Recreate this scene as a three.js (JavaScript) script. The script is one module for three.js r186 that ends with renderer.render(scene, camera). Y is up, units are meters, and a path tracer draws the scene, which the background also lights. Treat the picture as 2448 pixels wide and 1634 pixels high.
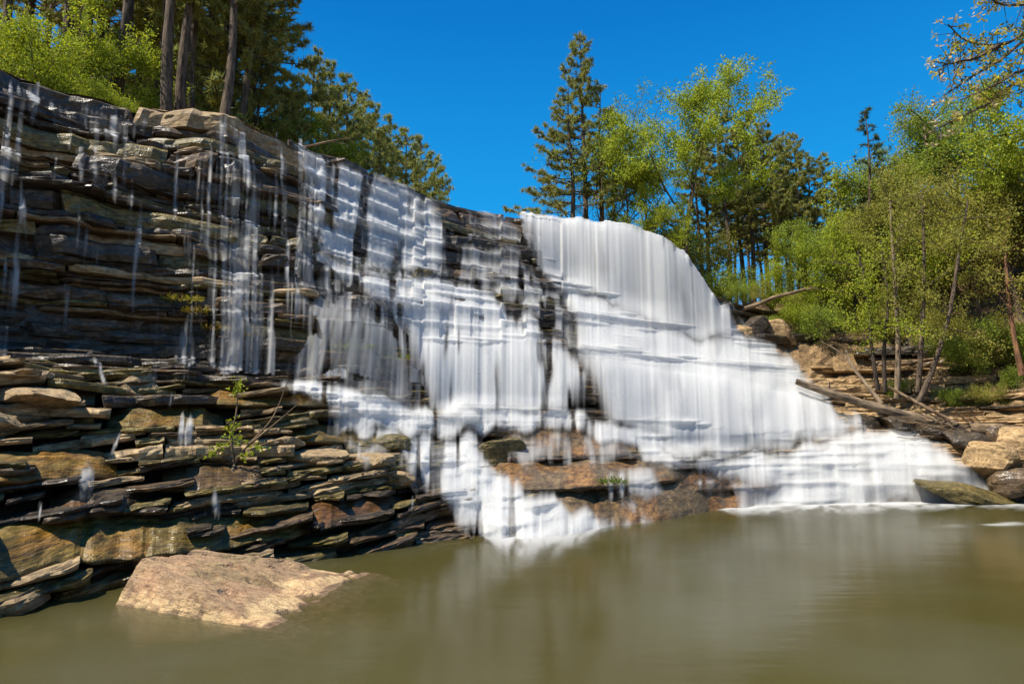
import * as THREE from 'three';
import { mergeGeometries, mergeVertices } from 'three/addons/utils/BufferGeometryUtils.js';

// ---------------------------------------------------------------- camera, sky, sun, exposure
const scene = new THREE.Scene();
const camera = new THREE.PerspectiveCamera(55, 1024 / 683, 0.1, 2000);
camera.position.set(0, 2.2, 0);
camera.rotation.x = 8.6 * Math.PI / 180;

const renderer = new THREE.WebGLRenderer({ antialias: true });
renderer.toneMapping = THREE.LinearToneMapping;
renderer.toneMappingExposure = 1.7;
renderer.shadowMap.enabled = true;

{ // clear deep blue spring sky, paler towards the horizon
  const W = 64, H = 256, d = new Float32Array(W * H * 4);
  const stops = [[0, .85, .93, 1.0], [.10, .50, .70, .95], [.21, .07, .36, .78], [.33, .012, .30, .72], [.60, .004, .165, .52], [1.0, .003, .11, .40], [1.6, .003, .09, .34]];
  for (let j = 0; j < H; j++) {
    const e = Math.abs((j + .5) / H - .5) * Math.PI;
    let k = 0; while (k < stops.length - 2 && e > stops[k + 1][0]) k++;
    const a = stops[k], b = stops[k + 1], f = Math.min(1, (e - a[0]) / (b[0] - a[0]));
    for (let i = 0; i < W; i++) { const o = (j * W + i) * 4; for (let c = 0; c < 3; c++) d[o + c] = .70 * (a[c + 1] + (b[c + 1] - a[c + 1]) * f); d[o + 3] = 1; }
  }
  const t = new THREE.DataTexture(d, W, H, THREE.RGBAFormat, THREE.FloatType);
  t.mapping = THREE.EquirectangularReflectionMapping; t.magFilter = t.minFilter = THREE.LinearFilter; t.needsUpdate = true;
  scene.background = t; scene.environment = t;
}
const sun = new THREE.DirectionalLight(new THREE.Color().setRGB(1, .93, .80), 4.8);
sun.position.set(-.45 * 90, .85 * 90, .27 * 90 - 20); sun.target.position.set(0, 0, -20);
sun.castShadow = true; sun.shadow.mapSize.set(4096, 4096);
Object.assign(sun.shadow.camera, { left: -60, right: 60, top: 60, bottom: -60, near: 1, far: 220 });
scene.add(sun, sun.target);

// ---------------------------------------------------------------- helpers
const RAD = Math.PI / 180;
function rng(seed) { let a = seed >>> 0; return () => { a = (a + 0x6D2B79F5) | 0; let t = Math.imul(a ^ (a >>> 15), 1 | a); t = (t + Math.imul(t ^ (t >>> 7), 61 | t)) ^ t; return ((t ^ (t >>> 14)) >>> 0) / 4294967296; }; }
const clamp = (x, a = 0, b = 1) => Math.min(b, Math.max(a, x));
const mix = (a, b, t) => a + (b - a) * t;
const sstep = (a, b, x) => { const t = clamp((x - a) / (b - a)); return t * t * (3 - 2 * t); };
function hash(x, y, z) { let h = Math.imul(x | 0, 374761393) ^ Math.imul(y | 0, 668265263) ^ Math.imul(z | 0, 2147483647 - 974634521); h = Math.imul(h ^ (h >>> 13), 1274126177); h ^= h >>> 16; h = Math.imul(h, 2246822519); return ((h ^ (h >>> 13)) >>> 0) / 4294967296; }
function noise2(x, y, s = 0, px = 0, py = 0) { // value noise, optional tiling period
  const xi = Math.floor(x), yi = Math.floor(y), fx = x - xi, fy = y - yi, u = fx * fx * (3 - 2 * fx), v = fy * fy * (3 - 2 * fy);
  const w = (i, p) => p ? ((i % p) + p) % p : i;
  const a = hash(w(xi, px), w(yi, py), s), b = hash(w(xi + 1, px), w(yi, py), s), c = hash(w(xi, px), w(yi + 1, py), s), d = hash(w(xi + 1, px), w(yi + 1, py), s);
  return mix(mix(a, b, u), mix(c, d, u), v);
}
const sn = (x, y, s) => noise2(x, y, s) * 2 - 1;
function fbm(x, y, s, oct = 4, px = 0, py = 0) { let a = 0, w = .5, n = 0, f = 1; for (let i = 0; i < oct; i++) { a += w * noise2(x * f, y * f, s + i * 17, px * f, py * f); n += w; w *= .55; f *= 2; } return a / n; }
const names = {};
function numbered(n) { const k = names[n] = (names[n] ?? -1) + 1; return k ? n + '_' + String(k).padStart(3, '0') : n; }
function fin(o) { o.traverse(m => { if (m.isMesh) { m.castShadow = true; m.receiveShadow = true; } }); return o; }
function mesh(name, g, m, parent) { const o = new THREE.Mesh(g, m); o.name = name; parent.add(o); o.castShadow = o.receiveShadow = true; return o; }
function top(o, name, label, category, group, kind) {
  o.name = numbered(name); scene.add(fin(o)); o.userData.label = label;
  if (category) o.userData.category = category; if (group) o.userData.group = group; if (kind) o.userData.kind = kind;
  return o;
}
class Tri { // triangle soup with uv and colours
  constructor() { this.p = []; this.u = []; this.c = []; }
  tri(a, b, c, ua, ub, uc, ca, cb, cc) { this.p.push(...a, ...b, ...c); this.u.push(...ua, ...ub, ...uc); this.c.push(...ca, ...(cb || ca), ...(cc || ca)); }
  quad(a, b, c, d, ua, ub, uc, ud, ca, cb, cc, cd) { this.tri(a, b, c, ua, ub, uc, ca, cb, cc); this.tri(a, c, d, ua, uc, ud, ca, cc, cd); }
  geo() {
    const g = new THREE.BufferGeometry();
    g.setAttribute('position', new THREE.Float32BufferAttribute(this.p, 3));
    g.setAttribute('uv', new THREE.Float32BufferAttribute(this.u, 2));
    g.setAttribute('color', new THREE.Float32BufferAttribute(this.c, 3));
    g.computeVertexNormals(); return g;
  }
}
function dataTex(n, f, srgb = false) { // f(x, y) in 0..1 -> [r, g, b] in 0..1
  const d = new Uint8Array(n * n * 4);
  for (let j = 0; j < n; j++) for (let i = 0; i < n; i++) { const c = f(i / n, j / n), o = (j * n + i) * 4; for (let k = 0; k < 3; k++) d[o + k] = clamp(c[k]) * 255; d[o + 3] = 255; }
  const t = new THREE.DataTexture(d, n, n); t.wrapS = t.wrapT = THREE.RepeatWrapping; t.magFilter = THREE.LinearFilter; t.minFilter = THREE.LinearMipmapLinearFilter; t.generateMipmaps = true;
  if (srgb) t.colorSpace = THREE.SRGBColorSpace; t.needsUpdate = true; return t;
}
const lin = c => Math.pow(c, 1 / 2.2);
const ramp = (cols, t) => { t = clamp(t) * (cols.length - 1); const i = Math.min(cols.length - 2, Math.floor(t)), f = t - i; return cols[i].map((c, k) => lin(mix(c, cols[i + 1][k], f))); };

// ---------------------------------------------------------------- surfaces (uv in units of 2 m)
const strata = (x, y, s) => .45 * fbm(x * 8, y * 40, s, 4, 8, 40) + .55 * fbm(x * 14, y * 18, s + 50, 5, 14, 18);
const rockBump = dataTex(512, (x, y) => { const a = strata(x, y, 3) * .75 + .25 * fbm(x * 60, y * 60, 9, 3, 60, 60); return [a, a, a]; });
const rockMap = (cols, s) => dataTex(512, (x, y) => ramp(cols, (strata(x, y, s) * .6 + .4 * fbm(x * 24, y * 30, s + 7, 4, 24, 30) - .28) * 2.1), true);
const M = {};
function rockMat(cols, seed, rough, bump) {
  const rm = dataTex(256, (x, y) => { const a = fbm(x * 9, y * 14, seed + 90, 4, 9, 14); const v = clamp(rough + (a - .5) * .75, .12, 1); return [v, v, v]; });
  return new THREE.MeshStandardMaterial({ map: rockMap(cols, seed), roughnessMap: rm, roughness: 1, bumpMap: rockBump, bumpScale: bump, vertexColors: true });
}
M.wet = rockMat([[.010, .008, .005], [.030, .021, .012], [.064, .042, .021], [.135, .088, .044]], 21, .52, .05);
M.moss = rockMat([[.024, .018, .005], [.082, .060, .013], [.148, .108, .027], [.26, .185, .078]], 33, .52, .06);
M.rust = rockMat([[.022, .015, .009], [.070, .043, .021], [.13, .080, .036], [.21, .135, .066]], 47, .46, .04);
M.tan = rockMat([[.10, .068, .032], [.22, .150, .074], [.33, .230, .118], [.44, .32, .175]], 55, .9, .045);
M.ochre = rockMat([[.11, .070, .032], [.26, .165, .072], [.40, .265, .125], [.50, .36, .19]], 61, .95, .05);

// ---------------------------------------------------------------- the rock face: bearing (degrees), then [height, distance from the shore] from lip to pool
const COLS = [
[-62,[[12.57,22.27],[10.28,20.67],[8.52,19.38],[4.48,19.07],[3.37,15.75],[2.21,13.9],[0.95,11.81],[0.39,11.08],[0.01,10.64]]],
[-47,[[12.57,22.62],[10.28,20.99],[8.52,19.68],[4.48,19.37],[3.37,16.0],[2.21,14.12],[0.95,12.0],[0.39,11.25],[0.01,10.81]]],
[-37.97,[[12.57,22.96],[10.28,21.31],[8.52,19.98],[4.48,19.66],[3.37,16.24],[2.21,14.33],[0.95,12.18],[0.39,11.42],[0.01,10.97]]],
[-34.27,[[12.5,22.87],[10.31,21.18],[8.2,20.03],[4.39,19.6],[3.37,16.82],[2.21,14.76],[0.98,12.71],[0.47,12.1],[0.02,11.25]]],
[-30.21,[[12.58,22.57],[10.06,21.18],[7.76,20.02],[4.21,19.44],[3.32,17.01],[2.12,14.93],[0.89,13.08],[0.36,12.27],[-0.02,11.8]]],
[-24.14,[[12.71,22.36],[10.21,21.26],[7.69,20.27],[4.03,19.29],[3.16,17.1],[2.01,15.12],[0.94,13.59],[0.48,13.04],[0.0,12.49]]],
[-17.91,[[12.8,24.38],[10.39,22.7],[7.9,21.33],[3.82,19.23],[2.97,17.55],[1.88,15.76],[0.82,14.29],[0.0,13.14]]],
[-13.05,[[12.77,25.87],[9.98,24.23],[7.49,22.58],[6.56,21.15],[3.5,19.4],[2.62,18.27],[1.73,16.73],[0.73,14.88],[0.04,13.7]]],
[-8.41,[[12.79,28.1],[9.51,25.58],[7.7,24.26],[6.7,22.64],[3.19,20.42],[2.22,19.11],[1.34,17.18],[0.61,15.77],[0.02,14.96]]],
[-2.79,[[12.88,30.04],[9.8,27.43],[7.74,25.63],[6.85,24.33],[5.55,23.03],[3.03,21.53],[2.22,20.32],[1.27,18.42],[0.43,16.92],[-0.02,16.02]]],
[1.57,[[12.98,31.01],[11.33,30.41],[8.89,27.81],[6.93,25.61],[5.47,23.71],[3.09,22.21],[2.22,21.21],[1.36,19.31],[0.62,18.11],[-0.01,16.41]]],
[5.92,[[12.9,31.67],[9.27,30.16],[6.72,26.84],[4.59,24.13],[3.11,22.92],[2.06,22.02],[1.55,20.71],[0.69,19.0],[0.01,17.85]]],
[11.04,[[12.6,32.3],[7.99,30.87],[6.01,28.12],[3.72,25.27],[2.58,24.15],[1.66,22.82],[0.98,21.4],[0.03,19.77]]],
[15.18,[[11.36,32.85],[6.96,31.5],[4.98,29.01],[2.99,26.42],[2.23,25.28],[1.37,23.83],[0.06,22.48]]],
[17.99,[[8.52,33.64],[6.68,32.28],[4.57,29.65],[2.3,26.71],[1.16,25.23],[0.0,24.08]]],
[22.22,[[10.61,41.05],[7.95,36.73],[6.0,33.49],[4.2,31.33],[2.31,28.3],[1.13,26.57],[-0.01,25.66]]],
[26.57,[[12.39,45.84],[8.21,39.69],[5.93,36.34],[4.01,33.09],[2.55,30.41],[1.1,28.4],[-0.02,27.17]]],
[30.6,[[15.67,49.96],[8.86,41.83],[5.63,37.18],[3.79,34.39],[2.56,31.95],[1.09,29.74],[-0.02,28.58]]],
[34.33,[[17.44,52.07],[9.22,42.38],[5.52,37.54],[3.51,34.39],[2.23,31.97],[1.11,30.52],[-0.02,30.03]]],
[38.3,[[17.37,50.97],[8.72,41.41],[5.04,36.44],[3.22,33.64],[2.04,32.24],[0.94,31.73],[0.01,31.54]]],
[46,[[17.37,47.4],[8.72,38.51],[5.04,33.89],[3.22,31.29],[2.04,29.98],[0.94,29.51],[0.01,29.33]]],
[58,[[17.37,40.78],[8.72,33.13],[5.04,29.15],[3.22,26.91],[2.04,25.79],[0.94,25.38],[0.01,25.23]]],
];
function colR(p, y) {
  if (y >= p[0][0]) return p[0][1] + (y - p[0][0]) * .3;
  for (let i = 0; i < p.length - 1; i++) if (y >= p[i + 1][0]) return p[i + 1][1] + (p[i][1] - p[i + 1][1]) * (y - p[i + 1][0]) / (p[i][0] - p[i + 1][0]);
  const l = p[p.length - 1]; return l[1] + (y - l[0]) * .6;
}
function colAt(th) { let i = 0; while (i < COLS.length - 2 && th > COLS[i + 1][0]) i++; return i; }
function wallR(th, y) {
  const i = colAt(th), n = COLS.length, I = k => COLS[clamp(k, 0, n - 1)];
  const a = I(i), b = I(i + 1), z = I(i - 1), w = I(i + 2), h = b[0] - a[0], f = clamp((th - a[0]) / h);
  const p0 = colR(z[1], y), p1 = colR(a[1], y), p2 = colR(b[1], y), p3 = colR(w[1], y);
  const m1 = (p2 - p0) / (b[0] - z[0]) * h, m2 = (p3 - p1) / (w[0] - a[0]) * h, f2 = f * f, f3 = f2 * f;
  return (2 * f3 - 3 * f2 + 1) * p1 + (f3 - 2 * f2 + f) * m1 + (3 * f2 - 2 * f3) * p2 + (f3 - f2) * m2;
}
function lipY(th) { const i = colAt(th), a = COLS[i], b = COLS[i + 1], f = clamp((th - a[0]) / (b[0] - a[0])); return mix(a[1][0][0], b[1][0][0], f); }
const pol = (th, r, y) => [r * Math.sin(th * RAD), y, -r * Math.cos(th * RAD)];
function plateau(th, r) {
  const L = lipY(th), rl = wallR(th, L), q = r - rl;
  let P = th < 14 ? 12.9 : th < 17 ? mix(12.9, 10.4, (th - 14) / 3) : th < 23 ? 10.4 : L;
  if (th < -8) P += clamp(q - 3, 0, 60) * .05;
  return mix(L, P, sstep(0, 7, q)) + (q > 1 ? sn(r * .3, th * .2, 5) * .25 : 0);
}
function groundY(x, z) {
  const th = Math.atan2(x, -z) / RAD, r = Math.hypot(x, z), L = lipY(th);
  if (r >= wallR(th, L)) return plateau(th, r);
  let lo = -1, hi = L; for (let i = 0; i < 24; i++) { const m = (lo + hi) / 2; if (wallR(th, m) > r) hi = m; else lo = m; }
  return lo;
}

// water-worn shelves low down: first and last bearing, top, foot, how far the foot runs out, how far it stands out
const SHELVES = [[-46, -27, 1.06, .42, .5, .02], [-29.5, -16.6, .86, .36, .4, .05], [-1.8, 10.6, 2.80, 1.72, .45, .45], [-2.6, 14.6, 1.66, .92, .6, .45], [-.4, 16.4, .88, -.2, .75, .35], [12.4, 21.8, 1.30, .55, .4, .3], [14.8, 20.2, .58, -.2, .4, .25],
  [-45, -32.4, 3.42, 2.92, .25, .12], [-31.5, -23.6, 2.98, 2.46, .3, .15], [-25.4, -14.6, 3.55, 3.05, .3, .1], [-39.5, -30.6, 2.02, 1.56, .3, .15], [-27.6, -19.4, 1.74, 1.30, .35, .15], [-19.2, -11.4, 2.62, 2.16, .3, .12], [-17.2, -8.8, .98, .50, .35, .15], [-34.5, -28.2, 1.42, 1.08, .25, .15]];
const shelfR = ([tA, tB, yT, yB, toe, out], n, t, f) => { const en = clamp(Math.min(1, (t - tA) / 1.6, (tB - t) / 1.6) + sn(t * 1.3, n, 741) * .25); return [wallR(t, mix(yB, yT, clamp(f, .05, .95))) - out - toe * (1 - clamp(f)) + sn(t * .22, n, 744) * .22 + sn(t * .6, n + 3, 743) * .06 + (1 - en) * .5, en]; };
function shelfAt(t, y) { let r = 1e9; SHELVES.forEach((s, n) => { if (n > 1 && t > s[0] && t < s[1] && y > s[3] && y < s[2]) r = Math.min(r, shelfR(s, n, t, (y - s[3]) / (s[2] - s[3]))[0]); }); return r; }


// ---------------------------------------------------------------- where the water runs over the face: [stream, share of the rock covered, soft edge, outline in (bearing, height)]
const FLOW=[
['curtain',0.84,0.25,[[1.13,13.17],[4.96,13.12],[9.63,13.02],[13.39,12.53],[16.26,11.3],[17.91,9.59],[19.47,7.17],[15.94,6.58],[11.64,7.41],[7.93,8.31],[4.88,8.94],[2.36,9.58]]],
['apron',0.97,0.3,[[2.36,9.77],[4.88,9.18],[7.93,8.48],[11.65,7.62],[15.96,6.88],[19.14,7.4],[22.11,6.69],[24.53,4.82],[26.83,3.24],[27.95,2.67],[25.49,2.22],[18.98,1.58],[14.17,1.69],[11.36,2.37],[8.47,2.98],[6.86,4.45],[5.57,5.75],[5.8,7.12],[4.48,8.27]]],
['upper_cascade',0.82,0.25,[[-19.59,12.4],[-16.18,12.36],[-8.87,12.85],[-6.5,12.26],[-5.09,10.57],[-6.4,8.52],[-10.6,8.05],[-13.22,7.73],[-16.57,8.0],[-18.1,8.86],[-18.67,11.07]]],
['center_steps',0.5,0.25,[[-6.45,10.39],[0.61,10.71],[2.56,9.39],[4.87,8.32],[5.6,6.63],[5.93,4.78],[4.43,5.89],[0.99,6.99],[-1.73,7.78],[-6.79,8.49]]],
['center_steps',0.38,0.12,[[-3.94,12.66],[1.21,12.91],[1.59,10.99],[-4.11,10.71]]],
['bench_cascade',0.97,0.25,[[-16.57,8.0],[-13.22,7.73],[-6.78,8.38],[-1.73,7.78],[0.99,6.99],[4.43,5.89],[6.48,4.43],[5.49,3.11],[2.86,3.06],[-6.19,2.67],[-7.94,4.0],[-9.34,5.48],[-12.03,6.57],[-15.04,7.31],[-18.37,7.96]]],
['left_veil',0.5,0.25,[[-19.74,7.52],[-17.22,7.25],[-12.03,6.57],[-9.34,5.48],[-7.57,4.01],[-7.69,2.87],[-14.7,3.66],[-19.26,3.86],[-18.08,5.38],[-19.95,6.46]]],
['foot_flow',0.97,0.12,[[-19.61,3.93],[-14.71,3.74],[-6.58,2.98],[4.74,3.21],[11.38,2.68],[15.58,1.75],[12.04,1.81],[4.72,2.57],[-6.55,2.3],[-10.97,2.43],[-15.35,3.12],[-19.56,3.57]]],
['lower_chute',0.97,0.15,[[-9.13,2.3],[-3.18,2.31],[-2.42,1.59],[0.2,1.13],[0.95,0.82],[4.65,0.56],[9.01,0.1],[10.78,-0.29],[4.61,-0.3],[-1.64,-0.22],[-4.23,0.33],[-4.99,0.79],[-7.95,1.13],[-9.08,1.65]]],
['lower_chute',0.65,0.1,[[-15.53,3.14],[-12.49,3.17],[-11.34,2.45],[-9.15,2.52],[-9.1,1.86],[-10.93,1.98],[-11.69,2.33],[-15.08,2.32]]],
['lower_chute',0.45,0.1,[[-15.07,2.26],[-10.23,2.21],[-10.55,1.76],[-14.65,1.78]]],
['right_rapids',0.92,0.2,[[14.17,1.69],[18.98,1.58],[28.24,2.67],[31.09,2.67],[33.87,1.55],[35.5,0.68],[37.33,0.29],[37.25,-0.18],[23.61,-0.16],[18.77,-0.17],[20.84,0.52],[15.52,1.18]]],
['rock_sluice',0.42,0.12,[[0.21,2.35],[6.22,2.48],[9.9,2.21],[10.57,1.5],[-0.54,1.56]]],
['rock_sluice',0.75,0.12,[[9.9,2.37],[12.07,2.22],[15.54,1.43],[10.93,1.47]]],
['rock_sluice',0.55,0.1,[[8.01,1.3],[11.64,1.3],[12.99,0.52],[8.14,0.61]]],
['rock_sluice',0.6,0.1,[[14.46,1.06],[16.88,1.01],[21.81,0.54],[20.09,-0.2],[17.09,-0.12]]],
['rock_sluice',0.4,0.08,[[8.32,0.59],[10.49,0.54],[12.57,-0.16],[10.79,-0.12]]]];
const TRICKLE=[[-37.42,12.19,-35.54,11.29,0.60,0.5],
[-33.70,12.17,-32.61,10.65,0.34,0.45],
[-36.42,10.89,-32.71,8.69,0.61,0.42],
[-28.40,10.93,-27.56,8.54,0.36,0.5],
[-23.97,12.28,-23.16,9.88,0.33,0.6],
[-21.15,12.37,-20.10,10.76,0.27,0.45],
[-37.99,8.66,-37.46,7.04,0.09,0.6],
[-34.42,8.10,-33.98,6.79,0.40,0.48],
[-30.85,8.44,-30.46,5.50,0.23,0.6],
[-38.43,6.64,-37.94,5.24,0.26,0.55],
[-35.20,6.25,-34.61,4.91,0.12,0.45],
[-21.80,10.08,-20.24,8.76,0.43,0.5],
[-19.21,7.56,-18.08,5.38,0.35,0.6],
[-30.37,2.43,-30.90,2.04,0.07,0.6],
[-26.23,2.63,-26.02,2.02,0.14,0.65],
[-32.12,1.85,-32.51,1.45,0.24,0.5],
[-24.01,1.39,-23.98,0.95,0.12,0.75],
[-35.24,1.10,-35.00,0.85,0.05,0.6],
[-33.22,4.02,-31.87,3.41,0.11,0.55],
[-8.49,1.05,-8.45,0.69,0.08,0.7],
[-27.36,3.26,-27.39,2.93,0.11,0.55]];
function polySd(q, t, y, r) { // signed distance in metres, positive inside
  let inside = false, best = 1e9; const k = r * RAD;
  for (let i = 0, j = q.length - 1; i < q.length; j = i++) {
    const [ax, ay] = q[i], [bx, by] = q[j];
    if ((ay > y) !== (by > y) && t < (bx - ax) * (y - ay) / (by - ay) + ax) inside = !inside;
    const dx = (bx - ax) * k, dy = by - ay, px = (t - ax) * k, py = y - ay, f = clamp((px * dx + py * dy) / (dx * dx + dy * dy + 1e-9));
    best = Math.min(best, Math.hypot(px - f * dx, py - f * dy));
  }
  return inside ? best : -best;
}
let flowName = '';
function flowAt(t, y) {
  let best = 0; flowName = ''; const r = wallR(t, y);
  for (const [n, d, s, q] of FLOW) { const c = d * sstep(-s * 2.2, s * 2.6, polySd(q, t, y, r)); if (c > best) { best = c; flowName = n; } }
  if (t < -7 && y > 3.6 && best < .5) { // seeping threads over the left ledges, in patches
    const g = y > 4 ? .20 + .30 * sstep(.42, .62, fbm(t * .28 + 30, y * .16 + 30, 641, 3)) : .06 + .26 * sstep(.52, .66, fbm(t * .3 + 70, y * .7 + 70, 642, 3)), v = g * sstep(0, 1, lipY(t) - y + .4); if (v > best) { best = v; flowName = 'seep'; } }
  TRICKLE.forEach(([a, b, c, d, w, de], i) => {
    const k = r * RAD, dx = (c - a) * k, dy = d - b, px = (t - a) * k, py = y - b, f = clamp((px * dx + py * dy) / (dx * dx + dy * dy));
    const q = Math.hypot(px - f * dx, py - f * dy), v = ((y < 4 ? .36 : .30) + de * .42) * (1 - sstep(w * .15, w * (.7 + .8 * f), q)) * (.72 + .28 * Math.sin(Math.PI * f)); if (v > best) { best = v; flowName = 'trickle' + i; }
  });
  return best;
}

// strata: bed heights shared along the whole face; thin laminae in sets between thicker beds
const rs = rng(77);
const BED = [-.7]; { let thin = 0; while (BED[BED.length - 1] < 17.5) { const y = BED[BED.length - 1]; if (thin <= 0 && rs() < (y < 3.6 ? .5 : .3)) thin = 2 + (rs() * 4 | 0); thin--; BED.push(y + (y > 13.2 ? .5 + rs() * .5 : (y < 3.6 ? (thin > 0 ? .05 + rs() * .06 : .10 + rs() * rs() * .34) : thin > 0 ? .07 + rs() * .09 : .17 + rs() * rs() * .62))); } }
const NB = BED.length - 1;
// ledges: the face goes back in steps that wander across the beds
function stairs(lo, hi, seed) { const r = rng(seed), b = [-3]; while (b[b.length - 1] < 20) b.push(b[b.length - 1] + lo + r() * (hi - lo)); return y => { let j = 0; while (b[j + 1] < y) j++; const L = b[j + 1] - b[j], f = (y - b[j]) / L; return b[j] + L * (.14 * f + .86 * sstep(.78, 1, f)); }; }
const stepA = stairs(.9, 2.1, 5), stepB = stairs(.35, .8, 6);
function ledgeY(t, y) {
  const w1 = sn(t * .07, 1.5, 41) * 1.1 + sn(t * .4, 2.5, 42) * .22, w2 = sn(t * .11, 3.5, 43) * .6 + sn(t * .9, 4.5, 44) * .14;
  const a = stepA(y + w1) - w1, b = stepB(y + w2) - w2, k = y < 3 ? .3 : .78;
  return mix(y, mix(b, a, k), t > 17 ? .75 - .25 * sstep(17, 24, t) : .92);
}
const T0 = -62, T1 = 58, DT = .1, NT = Math.round((T1 - T0) / DT) + 1;
const blocks = [], FR = [];
for (let k = 0; k < NB; k++) {
  const row = new Float32Array(NT), y0 = BED[k], y1 = BED[k + 1], h = y1 - y0;
  let blk = null;
  for (let i = 0; i < NT; i++) {
    const t = T0 + i * DT, near = t < -6 && y0 < 3.6;
    if (!blk || t >= blk.t1) {
      const r = wallR(t, y0), q = rs(), len = (near ? .6 + q * 2.4 : .9 + q * q * 6.5) * (.6 + h * 1.4);
      blk = { k, t0: t, t1: t + len / r / RAD, off: (rs() - .5) * (near ? .22 : .12) + (rs() < .14 ? .1 + rs() * .35 : 0) - (rs() < .12 ? .1 + rs() * .2 : 0), dy: -rs() * rs() * h * .3, tone: rs(), pick: rs(), lean: near ? rs() * .22 - .02 : (rs() - .5) * .05, taper: near ? rs() * .6 : rs() * .35, skew: (rs() - .5) * h * .9, seed: (rs() * 1e6) | 0 };
      blocks.push(blk);
    }
    const yy = ledgeY(t, Math.min(y0 + h * .4, lipY(t)));
    row[i] = wallR(t, Math.min(yy, lipY(t))) + blk.off + (y0 > 3.4 ? (sn(t * .22, y0 * .55, 14) * .42 + sn(t * .6, y0 * 1.1, 15) * .24) * mix(.25, 1, sstep(-13, -20, t)) : sn(t * .3, y0 * .9, 14) * .2) + .3 * sstep(-7, -11, t) * sstep(3.75, 4.15, y0) * sstep(5.7, 4.9, y0) + sn(t * .33, k * 7.3, 11) * .26 + sn(t * 1.2, k * 5.1, 12) * .14 + sn(t * 3.7, k * 4.7, 13) * .05;
    if (k) row[i] = Math.max(row[i], FR[k - 1][i] - .34);
  }
  FR.push(row);
}
const ti = t => clamp((t - T0) / DT, 0, NT - 1.001);
const front = (t, k) => { k = clamp(k, 0, NB - 1); const f = ti(t), i = Math.floor(f); return mix(FR[k][i], FR[k][i + 1], f - i); };

// which rock a place on the face is made of: dry, mossy or wet patches with outlines of their own
function rockKind(t, y, blk) {
  const n = fbm(t * .35 + 100, y * .9 + 50, 71, 3) + (blk.pick - .5) * .35;
  if (t > 21) return n > .42 ? 'ochre' : n > .33 ? 'rust' : 'wet';
  if (t > 14 && y > 5) return 'wet';
  if (y < 3.9 && t < -7) return n > .57 ? 'tan' : n > .40 ? 'moss' : n > .33 ? 'rust' : 'wet';
  if (y < 3.2) return n > .40 ? 'rust' : n > .34 ? 'moss' : 'wet';
  if (t < -16) return n > .68 ? 'tan' : n > .60 ? 'moss' : n > .54 ? 'rust' : 'wet';
  return n > .60 ? 'rust' : n > .55 ? 'moss' : 'wet';
}
function blockGeo(b) {
  const { k, t0, t1 } = b, y0 = BED[k], y1 = BED[k + 1], h = y1 - y0, tm = (t0 + t1) / 2, r0 = front(tm, k), T = new Tri();
  const arc = (t1 - t0) * RAD * r0, n = Math.max(3, Math.min(22, Math.round(arc / (r0 < 17 ? .14 : .24))));
  const chip = .04 + .09 * hash(b.seed, 1, 2), gap = .01 / Math.max(.2, arc), rad = Math.min(.22, arc * .2) * (.3 + hash(b.seed, 4, 4));
  const cols = [], tone = .72 + b.tone * .56, toR = 1 / r0 / RAD, flip = hash(b.seed, 7, 7) < .5;
  for (let i = 0; i <= n; i++) {
    const f = mix(gap, 1 - gap, .5 - .5 * Math.cos(Math.PI * mix(.12, .88, i / n)) / Math.cos(Math.PI * .12)), t = mix(t0, t1, f), e = Math.min(f, 1 - f) * arc, rc = e < rad ? rad * (1 - Math.sqrt(1 - (1 - e / rad) ** 2)) * .7 : 0;
    const F = front(mix(tm, t, .95), k) + rc + sn(t * 6, k * 3.3, 5) * .04, Fu = Math.max(F, front(t, k + 1));
    const ly = b.lean * (t - tm) * RAD * r0 + b.dy, B = Fu + .7, hh = h * (1 - b.taper * (flip ? f : 1 - f)), yt = y0 + hh;
    const j = q => (hash(b.seed + i, q, 9) - .5), sk = b.skew * toR, q = [
      [B, y0 - .05 + ly * .5, 0], [F + .06 + j(1) * .06, y0 - .02 + ly, -.5], [F + j(2) * chip, y0 + hh * .3 + ly, -.2], [F + .005 + j(8) * chip, y0 + hh * .6 + ly, .1], [F + .02 + j(3) * chip, yt - hh * .18 + ly, .35],
      [F + .06 + hh * .16 + j(4) * chip, yt + ly + j(5) * .02, .5], [mix(F, Fu, .45) + .07, yt + ly + .01 + j(6) * .05, .5], [mix(F, Fu, .9) + .1, yt + ly + .02 + j(7) * .05, .5], [B, yt + ly + .02, .5]];
    cols.push(q.map(([r, y, s], a) => ({ p: pol(t + sk * s, r, y), u: a < 6 && a > 0 ? [t * RAD * r0 * .5 + b.seed % 7, y * .5] : [t * RAD * r0 * .5 + b.seed % 7, r * .5 + b.seed % 5], c: tone * (.9 + .2 * hash(b.seed + i * 3, a, 4)) })));
  }
  const C = v => [v.c, v.c, v.c];
  for (let i = 0; i < n; i++) for (let a = 0; a < 8; a++) {
    const A = cols[i][a], B = cols[i + 1][a], D = cols[i + 1][a + 1], E = cols[i][a + 1];
    T.quad(A.p, B.p, D.p, E.p, A.u, B.u, D.u, E.u, C(A), C(B), C(D), C(E));
  }
  for (const [s, dir] of [[0, 1], [n, 0]]) { const q = cols[s]; for (let a = 1; a < 8; a++) { const [x, y, z] = dir ? [q[0], q[a], q[a + 1]] : [q[0], q[a + 1], q[a]]; const uv = v => [v.u[1] * 1.3, v.p[1] * .5]; T.tri(x.p, y.p, z.p, uv(x), uv(y), uv(z), C(x), C(y), C(z)); } }
  return T.geo();
}
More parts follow.
